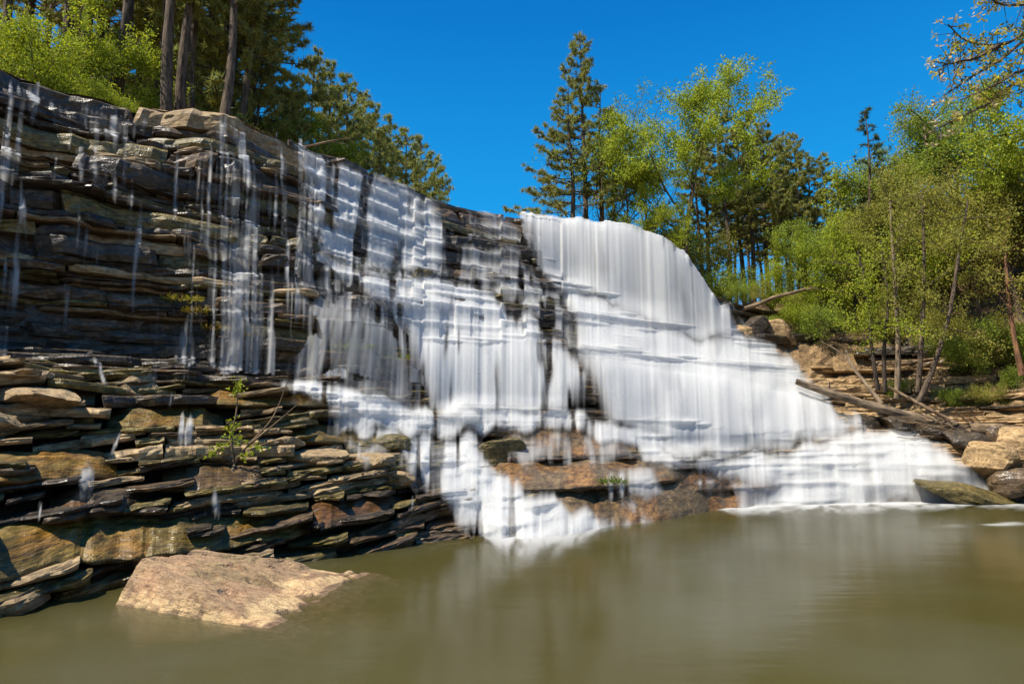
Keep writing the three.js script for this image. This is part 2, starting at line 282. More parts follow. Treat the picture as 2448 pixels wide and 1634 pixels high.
{
  const cliff = new THREE.Group(), list = [];
  const fwd = new THREE.Vector3(); camera.updateMatrixWorld(); camera.updateProjectionMatrix();
  for (const b of blocks) {
    const tm = (b.t0 + b.t1) / 2, y = BED[b.k];
    if (y > lipY(tm) - .05 || BED[b.k + 1] > Math.min(lipY(b.t0), lipY(b.t1)) + (tm > 10 && tm < 20 ? .02 : .3) || b.t1 > T1 || b.t0 < -58) continue;
    if (tm > 20) { const keep = fbm(tm * .3, y * .8, 19, 3); if (y > 4.6 ? keep < .56 : y > 2.6 ? keep < .44 : false) continue; if (y > 9) continue; }
    if (SHELVES.some(([s0, s1, yt, yb]) => tm > s0 + .4 && tm < s1 - .4 && y < yt - .02 && BED[b.k + 1] > yb + .02) && (tm > -5 || b.pick > .16)) continue;
    const r = front(tm, b.k), p = pol(tm, r, y), s = fwd.set(...p).project(camera);
    const inside = Math.abs(s.x) < 1.03 && Math.abs(s.y) < 1.03;
    const dep = Math.hypot(p[0], p[1] - 2.2, p[2]);
    const hid = flowAt(tm, (y + BED[b.k + 1]) / 2);
    const px = (b.t1 - b.t0) * RAD * r * (BED[b.k + 1] - y + Math.max(0, Math.min(1, front(tm, b.k + 1) - r)) * .4) / dep / dep;
    list.push({ b, score: inside ? px * (1 - .9 * hid) : 0, kind: rockKind(tm, y, b) });
  }
  list.sort((a, c) => c.score - a.score);
  const rest = {};
  list.forEach(({ b, kind, score }, i) => {
    const g = blockGeo(b);
    if (i < 300 && score > 0) mesh(numbered('ledge_block'), g, M[kind], cliff); else (rest[kind] ||= []).push(g);
  });
  for (const kind in rest) { const m = mesh(numbered('ledge_rubble'), mergeGeometries(rest[kind]), M[kind], cliff); m.userData.kind = 'stuff'; }
  // backing rock behind the joints
  const T = new Tri(), c = [.8, .8, .8], ts = 1, ys = [];
  for (let y = -1.2; y <= 17.6; y += .45) ys.push(y);
  const P = (t, y) => { const L = lipY(t) - .05, yy = Math.min(y, L); const r = wallR(t, yy) + .75 + sn(t * .7, y, 61) * .12; return pol(t, r, yy); };
  for (let t = T0; t < 19; t += ts) for (let j = 0; j < ys.length - 1; j++) {
    const a = P(t, ys[j]), b = P(t + ts, ys[j]), d = P(t + ts, ys[j + 1]), e = P(t, ys[j + 1]), U = (q, tt) => [tt * .2, q[1] * .5];
    T.quad(a, b, d, e, U(a, t), U(b, t + ts), U(d, t + ts), U(e, t), c, c, c, c);
  }
  mesh('backing_rock', T.geo(), M.wet, cliff);
  top(cliff, 'rock_cliff', 'dark layered sandstone cliff of stacked ledges around the pool', 'cliff', null, 'structure');
}
console.log('cliff', blocks.length);

// ---------------------------------------------------------------- falling water draped over the ledges
M.white = new THREE.MeshPhysicalMaterial({ color: new THREE.Color().setRGB(.84, .84, .83), roughness: 1, transmission: .58, thickness: 0, specularIntensity: .3, vertexColors: true, transparent: true, side: THREE.DoubleSide });
const FLOWINFO = {
  curtain: ['waterfall', 'broad white curtain of water dropping over the right end of the lip'],
  apron: ['waterfall', 'widest white apron of water fanning out below the right curtain'],
  upper_cascade: ['waterfall', 'stepped white cascade falling from the middle of the long lip'],
  center_steps: ['waterfall', 'thin broken cascade over dark ledges left of the right curtain'],
  bench_cascade: ['waterfall', 'bright diagonal cascade ending in a tall veil at the foot of the cliff'],
  left_veil: ['waterfall', 'sheer grey veil of water over dark rock left of the tall veil'],
  foot_flow: ['stream', 'narrow white stream along the foot of the cliff'],
  lower_chute: ['waterfall', 'short white chute running between low ledges into the middle of the pool'],
  right_rapids: ['rapids', 'low wide white rapids entering the pool on the right'],
  seep: ['seeping_water', 'many fine threads of water seeping down the left ledges'],
  rock_sluice: ['waterfall', 'small broken sluices over the low brown ledges above the pool'],
};
{
  const D = .09, DY = .05, soup = {}, tA = -39.5, nT = Math.round((38 - tA) / D), Y0 = -.1, NY = Math.ceil((13.4 - Y0) / DY);
  const addv = (s, p, a) => { s.p.push(p[0], p[1], p[2]); s.c.push(1, 1, 1, a); return s.n++; };
  // how far out the rock stands at each bearing and height, evened out the way a stream evens it
  const bedOf = new Int16Array(NY + 1); for (let j = 0, k = 0; j <= NY; j++) { while (k < NB - 1 && BED[k + 1] < Y0 + j * DY) k++; bedOf[j] = k; }
  const smooth = (src, n, s) => { const o = new Float32Array(n); for (let i = 0; i < n; i++) { let a = 0, w = 0; for (let q = -s; q <= s; q++) { const e = s + 1 - Math.abs(q), x = src(clamp(i + q, 0, n - 1)); if (x < 1e8) { a += x * e; w += e; } } o[i] = w ? a / w : 1e9; } return o; };
  const even = FR.map(row => { const a = row.map((_, i) => { let m = 1e9; for (let q = -3; q <= 3; q++) m = Math.min(m, row[clamp(i + q, 0, NT - 1)]); return m; }); return smooth(i => a[i], NT, 9); });
  const at = (row, t) => { const f = ti(t), i = Math.floor(f); return mix(row[i], row[i + 1], f - i); };
  const stepW = stairs(.5, 1.0, 17);
  for (const [seed, off, gain] of [[201, .05, .9], [305, .14, .9], [409, .42, .5]]) {
    const spray = off > .3; // the outermost sheet is fine spray
    let prev = null; const maps = {};
    for (let i = 0; i <= nT; i++) {
      const t = tA + i * D, L = lipY(t) + (t > .8 && t < 18.8 ? sn(t * .8, 5, 651) * .09 + sn(t * 2.7, 6, 652) * .05 : 0), jL = Math.min(NY, Math.round((L + .04 - Y0) / DY));
      const free = t > .8 && t < 18.8, yBase = t < 5.9 ? 9.3 : t < 11 ? mix(9.3, 8, (t - 5.9) / 5.1) : mix(8, 6.7, clamp((t - 11) / 7)), rL = wallR(t, L) - .3, rB = wallR(t, yBase) - .62;
      // free drops: [first bearing, last bearing, height of the brink, height of the foot]
      const lin2 = (a, b, x0, x1) => mix(x0, x1, clamp((t - a) / (b - a)));
      const drops = [];
      if (t > -20.5 && t < 8) drops.push(t < -8 ? [lin2(-20, -8, 6.7, 5.7), lin2(-20, -8, 3.95, 3.2)] : [5.7 - Math.abs(t) * .04, 3.12]);
      if (t >= 8 && t < 28) drops.push(t < 18 ? [lin2(8, 18, 5.3, 4.9), lin2(8, 18, 2.9, 2.35)] : [lin2(18, 28, 4.9, 3.5), lin2(18, 28, 2.35, 2.7)]);
      if (t > -21 && t < 2) drops.push([L - .05, L - .95]);
      const ex = .28 * sstep(4, 8, t) + .1 * sstep(-16, -6, t);
      const arcs = drops.map(([a, b]) => [a, b, wallR(t, Math.min(a, L)) - .22 - ex, wallR(t, b) - .38 - ex, 1]);
      // sloping runs between the drops, where the stream rides over the small steps
      const run = (a, b, o) => arcs.push([a, b, wallR(t, a) - o, wallR(t, b) - o, 0]);
      if (t >= 5 && t < 27) run(Math.min(yBase, L), drops[drops.length - 1][0], .55);
      if (t > 4.5 && t < 8) run(t < -5.5 ? 8.4 : 7.9, 5.6, .34);
      if (t > 14) run(2.3, .9, .12);
      const wide = sstep(2, 9, t), strand = .07 * sn(t * .8, 1, seed) + .045 * sn(t * 2.3, 2, seed) + .02 * sn(t * 6, 3, seed);
      // small pillows of water: short ledges that change height from one block of rock to the next
      const cell = Math.floor(t / 2.3 + sn(t * .3, 7, 655) * .8), pillow = t > -21 && t < 4.5;
      const raw = new Float32Array(jL + 1); let W = 1e9;
      for (let j = jL; j >= 0; j--) {
        const y = Y0 + j * DY; let r = Math.min(at(even[bedOf[j]], t), y < 2.8 ? shelfAt(t, y) : 1e9);
        if (free && y > yBase) r = Math.min(r, mix(rL, rB, Math.sqrt(clamp((L - y) / (L - yBase)))));
        if (pillow && y > 5.7 && y < L - .3) { const q = hash(cell, 3, 9) * .7; r = Math.min(r + .15, wallR(t, Math.min(L, stepW(y + q) - q)) - .30 - .22 * hash(cell, Math.round(stepW(y + q) * 2), 5)); }
        for (const [a, b, ra, rb, fall] of arcs) if (y < a && y > b) { const f = (a - y) / (a - b); r = Math.min(r, mix(ra, rb, fall ? Math.sqrt(f) : f)); }
        W = Math.min(W + (t < -16 && y > 5.6 ? .035 : .008), r); raw[j] = W;
      }
      const sA = smooth(j => raw[j], jL + 1, t < -17 ? 3 : 8), sB = wide > 0 ? smooth(j => raw[j], jL + 1, 24) : sA;
      const sm = sA.map((x, j) => mix(x, Math.min(x + .05, sB[j]), wide * sstep(2.0, 2.9, Y0 + j * DY)));
      const cur = []; for (let q = 3; q >= 1; q--) cur.push({ p: pol(t, sm[jL] + q * .6 - off, Y0 + jL * DY + .03 + q * .02), a: 0, n: '', lip: 1 });
      for (let j = jL; j >= 0; j--) {
        const y = Y0 + j * DY, r = Math.min(sm[j], raw[j] + .02) - off - strand * (off > .1 ? 1 : .5), p = pol(t, r, y + off * .3);
        const tw = t + sn(t * .9, y * .5, 601) * .5 + sn(t * 3.5, y * .5, 602) * .2, yw = y + sn(t * .8, y * .7, 603) * .2;
        let c = flowAt(tw, yw); if (c < .03) { cur.push({ p, a: 0, n: '' }); continue; }
        const nm = flowName, dr = Math.abs(sm[Math.min(jL, j + 2)] - sm[Math.max(0, j - 2)]), flat = sstep(.1, .55, dr / (dr + 4 * DY)), fine = nm.startsWith('trickle') || nm === 'seep';
        if (nm !== 'curtain' && !fine) c *= 1 - .6 * sstep(.58, .72, fbm(t * .75, y * .28, 611, 3)) * (nm === 'apron' || nm === 'right_rapids' ? .35 : 1);
        // threads keep to their bearing, wander a little, and part anew below each ledge
        const drift = sn(y * .3, t * .2, seed + 4) * .35 + (fine ? ledgeY(t, y) * .55 : pillow && y > 5.7 ? Math.round(stepW(y + hash(cell, 3, 9) * .7) * 3) * .37 : ledgeY(t, y) * .11), low = nm === 'curtain' ? .05 : y < 2.9 ? .6 : .13;
        const ts = y > 2.9 && !fine ? (t > 3 ? 9 + (t - 9) / (1 + .07 * clamp(9.3 - y, 0, 7)) : -4 + (t + 4) / (1 + .05 * clamp(8 - y, 0, 5))) : t;
        const n = fine ? .26 * noise2(t * 1.1 + drift, y * .3, seed + 1) + .38 * noise2(t * 3.1 + drift, y * .22, seed + 2) + .36 * noise2(t * 6.2 + drift, y * .3, seed + 3)
          : .40 * noise2(ts * .5 + drift, y * low, seed + 1) + .34 * noise2(ts * 1.5 + drift, y * low * 1.3, seed + 2) + .26 * noise2(ts * 4.3 + drift * 2, y * low * 2, seed + 3);
        const cc = clamp(c * (fine ? 1 : nm === 'apron' || nm === 'right_rapids' || nm === 'bench_cascade' ? .90 + .2 * flat : .80 + .34 * flat));
        let a = sstep(1 - cc - (fine ? .06 : .30), 1 - cc + (fine ? .30 : .38), n) * (.45 + .55 * cc) * gain * (fine ? 1.05 : 1);
        a = clamp(a * (c < .25 && !fine ? c / .25 : 1) + (cc > .92 ? (cc - .92) * 2.2 : 0));
        if (!fine) a = Math.max(a, .72 * sstep(.62, .97, c) * gain);
        if (spray) a = fine ? 0 : sstep(.35, .9, c) * (.10 + .5 * sstep(.35, .75, fbm(t * .35, y * .4, seed, 3))) * sstep(9.5, 7, y) * (t > 4 && y > 2.6 ? .95 : .55);
        cur.push({ p, a, n: nm });
      }
      for (let q = 2; q >= 0; q--) { cur[q].a = cur[3].a * [0, .5, .8][q]; cur[q].n = cur[3].n; }
      if (prev) {
        const n = Math.min(cur.length, prev.length), quad = (A, B, C, E) => {
          const mx = [A, B, C, E].reduce((x, y) => y.a > x.a ? y : x); if (mx.a < .02 || !mx.n) return;
          const s = soup[mx.n] ||= { p: [], c: [], f: [], n: 0 };
          const id = v => { const m = maps[mx.n] ||= new Map(); let x = m.get(v); if (x === undefined) { x = addv(s, v.p, v.a); m.set(v, x); } return x; };
          const a = id(A), b = id(B), c = id(C), e = id(E); s.f.push(a, b, c, a, c, e);
        };
        for (let j = 0; j < n - 4; j++) quad(prev[prev.length - 1 - j], cur[cur.length - 1 - j], cur[cur.length - 2 - j], prev[prev.length - 2 - j]);
        for (let q = 0; q < 3; q++) quad(prev[q + 1], cur[q + 1], cur[q], prev[q]);
      }
      prev = cur;
    }
  }
  let tc = 0;
  const trick = ['thin white trickle down the upper left ledges below the bright bushes', 'short trickle beside the mossy slab high on the left', 'wide thin trickle fanning over the pale mossy slab on the left', 'narrow trickle below the tan block on the lip', 'white trickle dropping right of the tan block on the lip', 'faint trickle just left of the middle cascade lip',
    'single thin thread of water on the shaded left face', 'wide faint veil in the shaded left face', 'long thin fall down the shaded face left of the lit ledges', 'small fall at the far left edge of the shaded face', 'thin thread low on the shaded left face', 'broken trickle over a rounded ledge left of the middle cascade', 'bright trickle at the left edge of the middle cascade',
    'thin spout on the low mossy ledges', 'little fall on the low mossy ledges left of the sapling', 'fanned trickle over a sloping slab near the left edge', 'small fall onto the flat slab above the boulder', 'tiny spout onto the flat wet slab at far left', 'trickle on the shaded terrace at left', 'small spout at the tip of the tan ledges', 'tiny trickle above the low mossy ledges'];
  for (const n in soup) {
    const s = soup[n], g = new THREE.BufferGeometry();
    g.setAttribute('position', new THREE.Float32BufferAttribute(s.p, 3)); g.setAttribute('color', new THREE.Float32BufferAttribute(s.c, 4)); g.setIndex(s.f); g.computeVertexNormals();
    const info = FLOWINFO[n] || ['trickle', trick[+n.slice(7)]];
    top(new THREE.Mesh(g, M.white), info[0], info[1], 'water', n.startsWith('trickle') ? 'trickles on the left ledges' : null, 'structure');
    tc += s.f.length / 3;
  }
  console.log('water tris', tc);
}

// ---------------------------------------------------------------- plateau and far ground, bank, pool
const litter = dataTex(512, (x, y) => ramp([[.05, .035, .015], [.14, .085, .035], [.24, .145, .06], [.30, .20, .10]], (fbm(x * 30, y * 30, 401, 4, 30, 30) * .6 + .4 * fbm(x * 7, y * 7, 411, 3, 7, 7) - .25) * 2), true);
const litterB = dataTex(512, (x, y) => { const a = fbm(x * 46, y * 46, 421, 4, 46, 46); return [a, a, a]; });
M.litter = new THREE.MeshStandardMaterial({ map: litter, bumpMap: litterB, bumpScale: .06, roughness: 1, vertexColors: true });
{
  const T = new Tri(), c = [1, 1, 1], P = (t, r) => pol(t, r, plateau(t, r)), uv = p => [p[0] * .4, p[2] * .4];
  for (let t = T0; t < T1; t += 1.5) {
    const q = [0, 1, 2.5, 5, 8, 13, 20, 32, 55, 110, 300, 900];
    for (let j = 0; j < q.length - 1; j++) {
      const R0 = wallR(t, lipY(t)) + .35, R1 = wallR(t + 1.5, lipY(t + 1.5)) + .35, a = P(t, R0 + q[j]), b = P(t + 1.5, R1 + q[j]), d = P(t + 1.5, R1 + q[j + 1]), e = P(t, R0 + q[j + 1]);
      T.quad(a, b, d, e, uv(a), uv(b), uv(d), uv(e), c, c, c, c);
    }
  }
  top(new THREE.Mesh(T.geo(), M.litter), 'forest_floor', 'leaf covered ground of the forest above the falls', 'ground', null, 'structure');
  const B = new Tri(), Q = (t, y) => { const L = lipY(t), yy = Math.min(y, L), r = wallR(t, yy) + (yy < 3 ? .5 : .18) + sn(t * 1.3, yy * 1.1, 83) * .35 + sn(t * 4, yy * 4, 84) * .12; return pol(t, r, yy + sn(t * 3, yy * 3, 85) * .1); };
  for (let t = 18.2; t < T1; t += .4) for (let y = -1; y < 17.4; y += .3) {
    const a = Q(t, y), b = Q(t + .4, y), d = Q(t + .4, y + .3), e = Q(t, y + .3), uv = (p, tt) => [tt * .25, p[1] * .45 - p[2] * .2];
    if (a[1] === e[1] && y > lipY(t)) continue;
    B.quad(a, b, d, e, uv(a, t), uv(b, t + .4), uv(d, t + .4), uv(e, t), c, c, c, c);
  }
  top(new THREE.Mesh(B.geo(), M.litter), 'bank', 'steep orange brown bank of leaf litter and sandstone right of the falls', 'ground', null, 'structure');
  // the shore behind and beside the viewer, outside the picture
  const S = new Tri(), G = (t, r) => pol(t, r, Math.min(1.6, (r - 11) * .22) + sn(r * .4, t * .1, 91) * .15);
  for (let t = T1; t < 360 + T0; t += 4) { const q = [9, 10, 12, 15, 20, 28, 40, 70, 150, 900]; for (let j = 0; j < q.length - 1; j++) { const a = G(t, q[j]), b = G(t + 4, q[j]), d = G(t + 4, q[j + 1]), e = G(t, q[j + 1]); S.quad(a, b, d, e, uv(a), uv(b), uv(d), uv(e), c, c, c, c); } }
  top(new THREE.Mesh(S.geo(), M.litter), 'shore', 'low leaf covered shore behind the pool', 'ground', null, 'structure');
  const bed = new THREE.PlaneGeometry(90, 90); bed.rotateX(-Math.PI / 2); bed.translate(0, -1.1, -10);
  top(new THREE.Mesh(bed, new THREE.MeshStandardMaterial({ color: new THREE.Color().setRGB(.07, .05, .015), roughness: 1 })), 'pool_bed', 'muddy bed of the pool', 'ground', null, 'structure');
}
{
  const bump = dataTex(512, (x, y) => { const a = .6 * fbm(x * 5, y * 22, 501, 3, 5, 22) + .4 * fbm(x * 16, y * 60, 511, 3, 16, 60); return [a, a, a]; });
  const tint = dataTex(512, (x, y) => { const n = fbm(x * 2, y * 3, 531, 4, 2, 3); return ramp([[.080, .064, .010], [.098, .087, .026], [.124, .116, .066]], n * 1.6 - .3); }, true);
  const W = (op, y, name, label, parent) => {
    const g = new THREE.PlaneGeometry(80, 60, 1, 1); g.rotateX(-Math.PI / 2); g.translate(0, y, -8);
    const uv = g.attributes.uv; for (let i = 0; i < 4; i++) uv.setXY(i, uv.getX(i) * 10, uv.getY(i) * 8);
    const m = new THREE.MeshPhysicalMaterial({ map: tint, bumpMap: y ? null : bump, bumpScale: .004, roughness: y ? 1 : .15, ior: 1.33, specularIntensity: y ? 0 : 1, transparent: op < 1, opacity: op });
    return new THREE.Mesh(g, m);
  };
  const pool = new THREE.Group();
  for (const [y, o, n] of [[0, .50, 'water_surface'], [-.035, .22, 'murky_water'], [-.08, .25, 'murky_water'], [-.13, .28, 'murky_water'], [-.19, .32, 'murky_water'], [-.27, .4, 'murky_water'], [-.38, 1, 'murky_water']]) { const m = W(o, y); m.name = n; pool.add(m); }
  top(pool, 'pool', 'murky olive green pool below the falls', 'water', null, 'structure');
}

{ // foam drifting off where the falls meet the pool
  const T = { p: [], c: [], f: [] }, rows = 22, st = .12, tA = -4, tB = 38.5, n = Math.round((tB - tA) / st);
  const reach = t => t < 10 ? 5.5 * sstep(-3, 0, t) * (1 - .93 * sstep(4.5, 9.5, t)) : t < 15.5 ? .35 : 5.5 * sstep(15.5, 20, t);
  const push = (p, a) => { T.p.push(...p); T.c.push(1, 1, 1, a); };
  for (let i = 0; i <= n; i++) for (let j = 0; j <= rows; j++) {
    const t = tA + i * st, q = j / rows, R = reach(t) * (.75 + .5 * noise2(t * .35, 3, 671)), r = wallR(t, .02) + .55 - q * (R + .75);
    const k = .6 * noise2(t * .9 + q * 2, q * 3.2, 672) + .4 * noise2(t * 2.6, q * 7, 673), f = Math.max(0, (q * (R + .75) - .45) / Math.max(.05, R));
    push(pol(t, r, .012), R < .05 ? 0 : clamp((1 - sstep(0, 1, f)) * sstep(f * .75 - .25, f * .75 + .35, k) * 1.05) * Math.min(1, (tB - t) * .5, (t - tA)));
  }
  for (let i = 0; i < n; i++) for (let j = 0; j < rows; j++) { const a = i * (rows + 1) + j, b = a + rows + 1; T.f.push(a, a + 1, b + 1, a, b + 1, b); }
  const make = T => { const g = new THREE.BufferGeometry(); g.setAttribute('position', new THREE.Float32BufferAttribute(T.p, 3)); g.setAttribute('color', new THREE.Float32BufferAttribute(T.c, 4)); g.setIndex(T.f); g.computeVertexNormals(); return new THREE.Mesh(g, M.white); };
  top(make(T), 'foam', 'white foam along the pool edge below the falls', 'water', null, 'structure');
  const S = { p: [], c: [], f: [] }, m = 40;
  for (let i = 0; i <= m; i++) for (let j = 0; j <= 12; j++) { const u = i / m * 2 - 1, v = j / 6 - 1; S.p.push(13.6 + u * 3.4, .012, -18.2 - u * .9 + v * .5); S.c.push(1, 1, .96, .6 * sstep(1, .1, Math.hypot(u, v)) * sstep(.3, .75, noise2(u * 5 + 9, v * 1.5 + 9, 681) + .1)); }
  for (let i = 0; i < m; i++) for (let j = 0; j < 12; j++) { const a = i * 13 + j, b = a + 13; S.f.push(a, a + 1, b + 1, a, b + 1, b); }
  top(make(S), 'foam', 'pale streak of foam drifting on the right of the pool', 'water', null, 'structure');
}

// ---------------------------------------------------------------- rocks that lie on their own
function boxUv(g, s = .5) { // planar uv in metres by the way each face points
  g = g.index ? g.toNonIndexed() : g; g.computeVertexNormals();
  const p = g.attributes.position, n = g.attributes.normal, uv = new Float32Array(p.count * 2);
  for (let i = 0; i < p.count; i += 3) {
    const ax = Math.abs(n.getX(i)), ay = Math.abs(n.getY(i)), az = Math.abs(n.getZ(i));
    for (let q = i; q < i + 3; q++) { const x = p.getX(q), y = p.getY(q), z = p.getZ(q); const [a, b] = ay > ax && ay > az ? [x, z] : ax > az ? [z, y] : [x, y]; uv[q * 2] = a * s; uv[q * 2 + 1] = b * s; }
  }
  g.setAttribute('uv', new THREE.BufferAttribute(uv, 2)); return g;
}
function tintGeo(g, f) { const n = g.attributes.position.count, c = new Float32Array(n * 3), p = g.attributes.position; for (let i = 0; i < n; i++) { const v = f(p.getX(i), p.getY(i), p.getZ(i), i); c[i * 3] = v[0]; c[i * 3 + 1] = v[1]; c[i * 3 + 2] = v[2]; } g.setAttribute('color', new THREE.BufferAttribute(c, 3)); return g; }
function rockGeo(seed, sx, sy, sz, detail = 8, cuts = 11) {
  const r = rng(seed), g = new THREE.IcosahedronGeometry(1, detail), p = g.attributes.position, pl = [];
  for (let i = 0; i < cuts; i++) { const v = new THREE.Vector3(r() - .5, (r() - .5) * .9, r() - .5).normalize(); pl.push([v, .62 + r() * .42]); }
  const v = new THREE.Vector3();
  for (let i = 0; i < p.count; i++) {
    v.fromBufferAttribute(p, i); const B = q => Math.sign(q) * Math.pow(Math.abs(q), .62); v.set(B(v.x), B(v.y), B(v.z));
    for (const [n, o] of pl) { const d = v.dot(n) - o; if (d > 0) v.addScaledVector(n, -d * .93); }
    const w = 1 + (fbm(v.x * 3 + 20, v.y * 3 + v.z * 2.3 + 20, seed, 3) - .5) * .16; v.multiplyScalar(w);
    p.setXYZ(i, v.x * sx, v.y * sy, v.z * sz);
  }
  return tintGeo(boxUv(g), (x, y, z) => { const k = .8 + .4 * fbm(x * 2 + 9, z * 2 + y * 3 + 9, seed + 3, 3); return [k, k, k]; });
}
function boulder(seed, pos, size, rot, mat, label, group) {
  const o = new THREE.Mesh(rockGeo(seed, ...size), mat); o.position.set(...pos); o.rotation.set(...rot);
  return top(o, 'boulder', label, 'boulder', group);
}
const sink = (th, y, dr, f) => { const p = onFace(th, y, dr); p[1] -= f; return p; };
const onFace = (th, y, dr = 0) => pol(th, wallR(th, y) + dr, y);
M.block = rockMat([[.15, .10, .06], [.28, .195, .12], [.38, .28, .175], [.46, .35, .23]], 81, .9, .045);
{ // the big tilted boulder in front, its right end sliding under water
  const A = [-5.5, -9.2], B = [-1.6, -7.4], C = [-1.1, -12.2], D = [-5.2, -10.9], ns = 120, nq = 76, pos = [], idx = [];
  const height = (s, q) => {
    const w = mix(.50, .20, sstep(0, .5, s)), e = Math.min(q * mix(1.7, 4.6, s) / w, (1 - q) * mix(1.7, 4.6, s) / .18, s * 3.4 / .16, 3);
    const topH = mix(.64, -.28, Math.pow(s, 1.0)) - .10 * q * (1 - s) + sn(s * 3, q * 3, 701) * .035 + sn(s * 11, q * 9, 702) * .018 + sn(s * 31, q * 26, 703) * .008 - .06 * sstep(.5, .62, fbm(s * 7, q * 9, 704, 3));
    return [topH, clamp(e)];
  };
  for (let j = 0; j <= nq; j++) for (let i = 0; i <= ns; i++) {
    const s = i / ns, q = j / nq, [h, e] = height(s, q);
    let x = mix(mix(A[0], B[0], s), mix(D[0], C[0], s), q), z = mix(mix(A[1], B[1], s), mix(D[1], C[1], s), q);
    const bulge = sn(s * 6, q * 2, 711) * .12 * (1 - e) + sn(s * 17, q * 3, 712) * .05 * (1 - e);
    pos.push(x + bulge * .5, mix(-.75, h, Math.pow(e, .62)) + (1 - e) * sn(s * 14, q * 14, 713) * .03, z + bulge);
  }
  for (let j = 0; j < nq; j++) for (let i = 0; i < ns; i++) { const a = j * (ns + 1) + i, b = a + 1, c = a + ns + 1, d = c + 1; idx.push(a, b, d, a, d, c); }
  let g = new THREE.BufferGeometry(); g.setAttribute('position', new THREE.Float32BufferAttribute(pos, 3)); g.setIndex(idx);
  g = boxUv(g, .85);
  tintGeo(g, (x, y, z) => { const n = fbm(x * 2.2 + 40, z * 2.2 + y * 3 + 40, 721, 4), band = y < .025 + (n - .5) * .03 ? .5 : y < .12 + (n - .5) * .24 ? 1.3 : (.84 + (n - .5) * .7), k = band; const gr = sstep(.52, .62, fbm(x * 1.6 + 70, z * 1.6 + y * 2 + 70, 725, 4)) * (band < 1.2 ? 1 : 0), pk = sstep(.5, .64, fbm(x * 3 + 20, z * 3 + 20, 727, 3)) * .25; return [k * (1 - .18 * gr) * (1.04 + pk * .3), k * (band > 1.2 ? 1.0 : .93) * (1 - .14 * gr), k * (band > 1.2 ? .80 : .80) * (1 - .2 * gr)]; });
  top(new THREE.Mesh(g, M.block), 'boulder', 'large flat tan boulder tilting into the pool in the left foreground', 'boulder');
}
function shelf(n, depth, mat, label, tint) { // a smooth water-worn bed: flat back, rounded nose, ragged ends
  const S = SHELVES[n], [tA, tB, yT, yB] = S, T = new Tri(), st = .2, prof = [[1, depth], [1, depth * .45], [.985, .2], [.94, .05], [.84, 0], [.70, -.02], [.55, -.02], [.40, -.02], [.25, 0], [.1, .02], [0, .08], [-.12, .4]];
  const P = (t, [f, o], j) => { const [r, en] = shelfR(S, n, t, f); return pol(t, r + o + sn(t * 1.6 + j * 1.3, n + j * 1.7, 745) * .045, mix(yB, yT, f) + sn(t * .3, n, 746) * .04 + sn(t * 1.5, j + n, 742) * .018 - (1 - en) * .12 * clamp(f)); };
  for (let t = tA; t < tB - .01; t += st) for (let j = 0; j < prof.length - 1; j++) {
    const t2 = Math.min(tB, t + st), a = P(t, prof[j + 1], j + 1), b = P(t2, prof[j + 1], j + 1), c = P(t2, prof[j], j), d = P(t, prof[j], j), rr = wallR(t, yB) * RAD * .5, U = (tt, k) => [tt * rr, k * .09 + n], col = (tt, k) => { const v = 1 + .8 * (fbm(tt * .3 + 60, k * .35 + 60, 751 + n, 4) - .5), o = sstep(.5, .66, fbm(tt * .35 + 20, k * .3 + 20, 761 + n, 3)) * .3; return [tint[0] * v * (1 + o), tint[1] * v, tint[2] * v * (1 - o)]; };
    T.quad(a, b, c, d, U(t, j + 1), U(t2, j + 1), U(t2, j), U(t, j), col(t, j + 1), col(t2, j + 1), col(t2, j), col(t, j));
  }
  const G = T.geo(); G.deleteAttribute('normal'); const g = mergeVertices(G, 1e-4); g.computeVertexNormals();
  top(new THREE.Mesh(g, mat), 'rock_shelf', label, 'rock', null, 'structure');
}
shelf(0, .5, M.moss, 'smooth sloping olive slab just above the left waterline', [1.1, .98, .7]);
shelf(1, .45, M.moss, 'smaller olive slab above the left waterline behind the boulder', [1.0, .9, .7]);
shelf(2, 1.2, M.rust, 'rounded brown mound of rock right below the tall veil', [1.05, 1.1, 1.1]);
shelf(3, 1.3, M.rust, 'broad rust brown shelf below the brown mound', [1.35, 1.45, 1.5]);
shelf(4, 1.2, M.rust, 'low rust brown shelf sloping into the pool in the middle', [1.3, 1.4, 1.45]);
shelf(5, .9, M.rust, 'narrow brown shelf left of the right rapids', [1.2, 1.2, 1.2]);
shelf(6, .7, M.rust, 'orange wet shelf dipping into the pool beside the right rapids', [1.6, 1.3, .95]);
shelf(7, .5, M.tan, 'long pale ledge slab high on the left terrace', [.62, .6, .55]);
shelf(8, .5, M.moss, 'olive slab in the middle of the left terrace', [1.05, .95, .75]);
shelf(9, .6, M.moss, 'wide olive shelf at the cliff foot behind the sapling', [.9, .8, .62]);
shelf(10, .45, M.moss, 'olive slab low on the left terrace near the picture edge', [1.1, .95, .7]);
shelf(11, .45, M.rust, 'brown slab above the small waterline slab', [1.0, .95, .8]);
shelf(12, .5, M.moss, 'rounded olive shelf left of the stream along the cliff foot', [1.0, .88, .65]);
shelf(13, .4, M.rust, 'dark brown slab at the waterline left of the chute', [.8, .75, .65]);
shelf(14, .4, M.wet, 'dark slab between the olive slabs at far left', [1.5, 1.4, 1.2]);
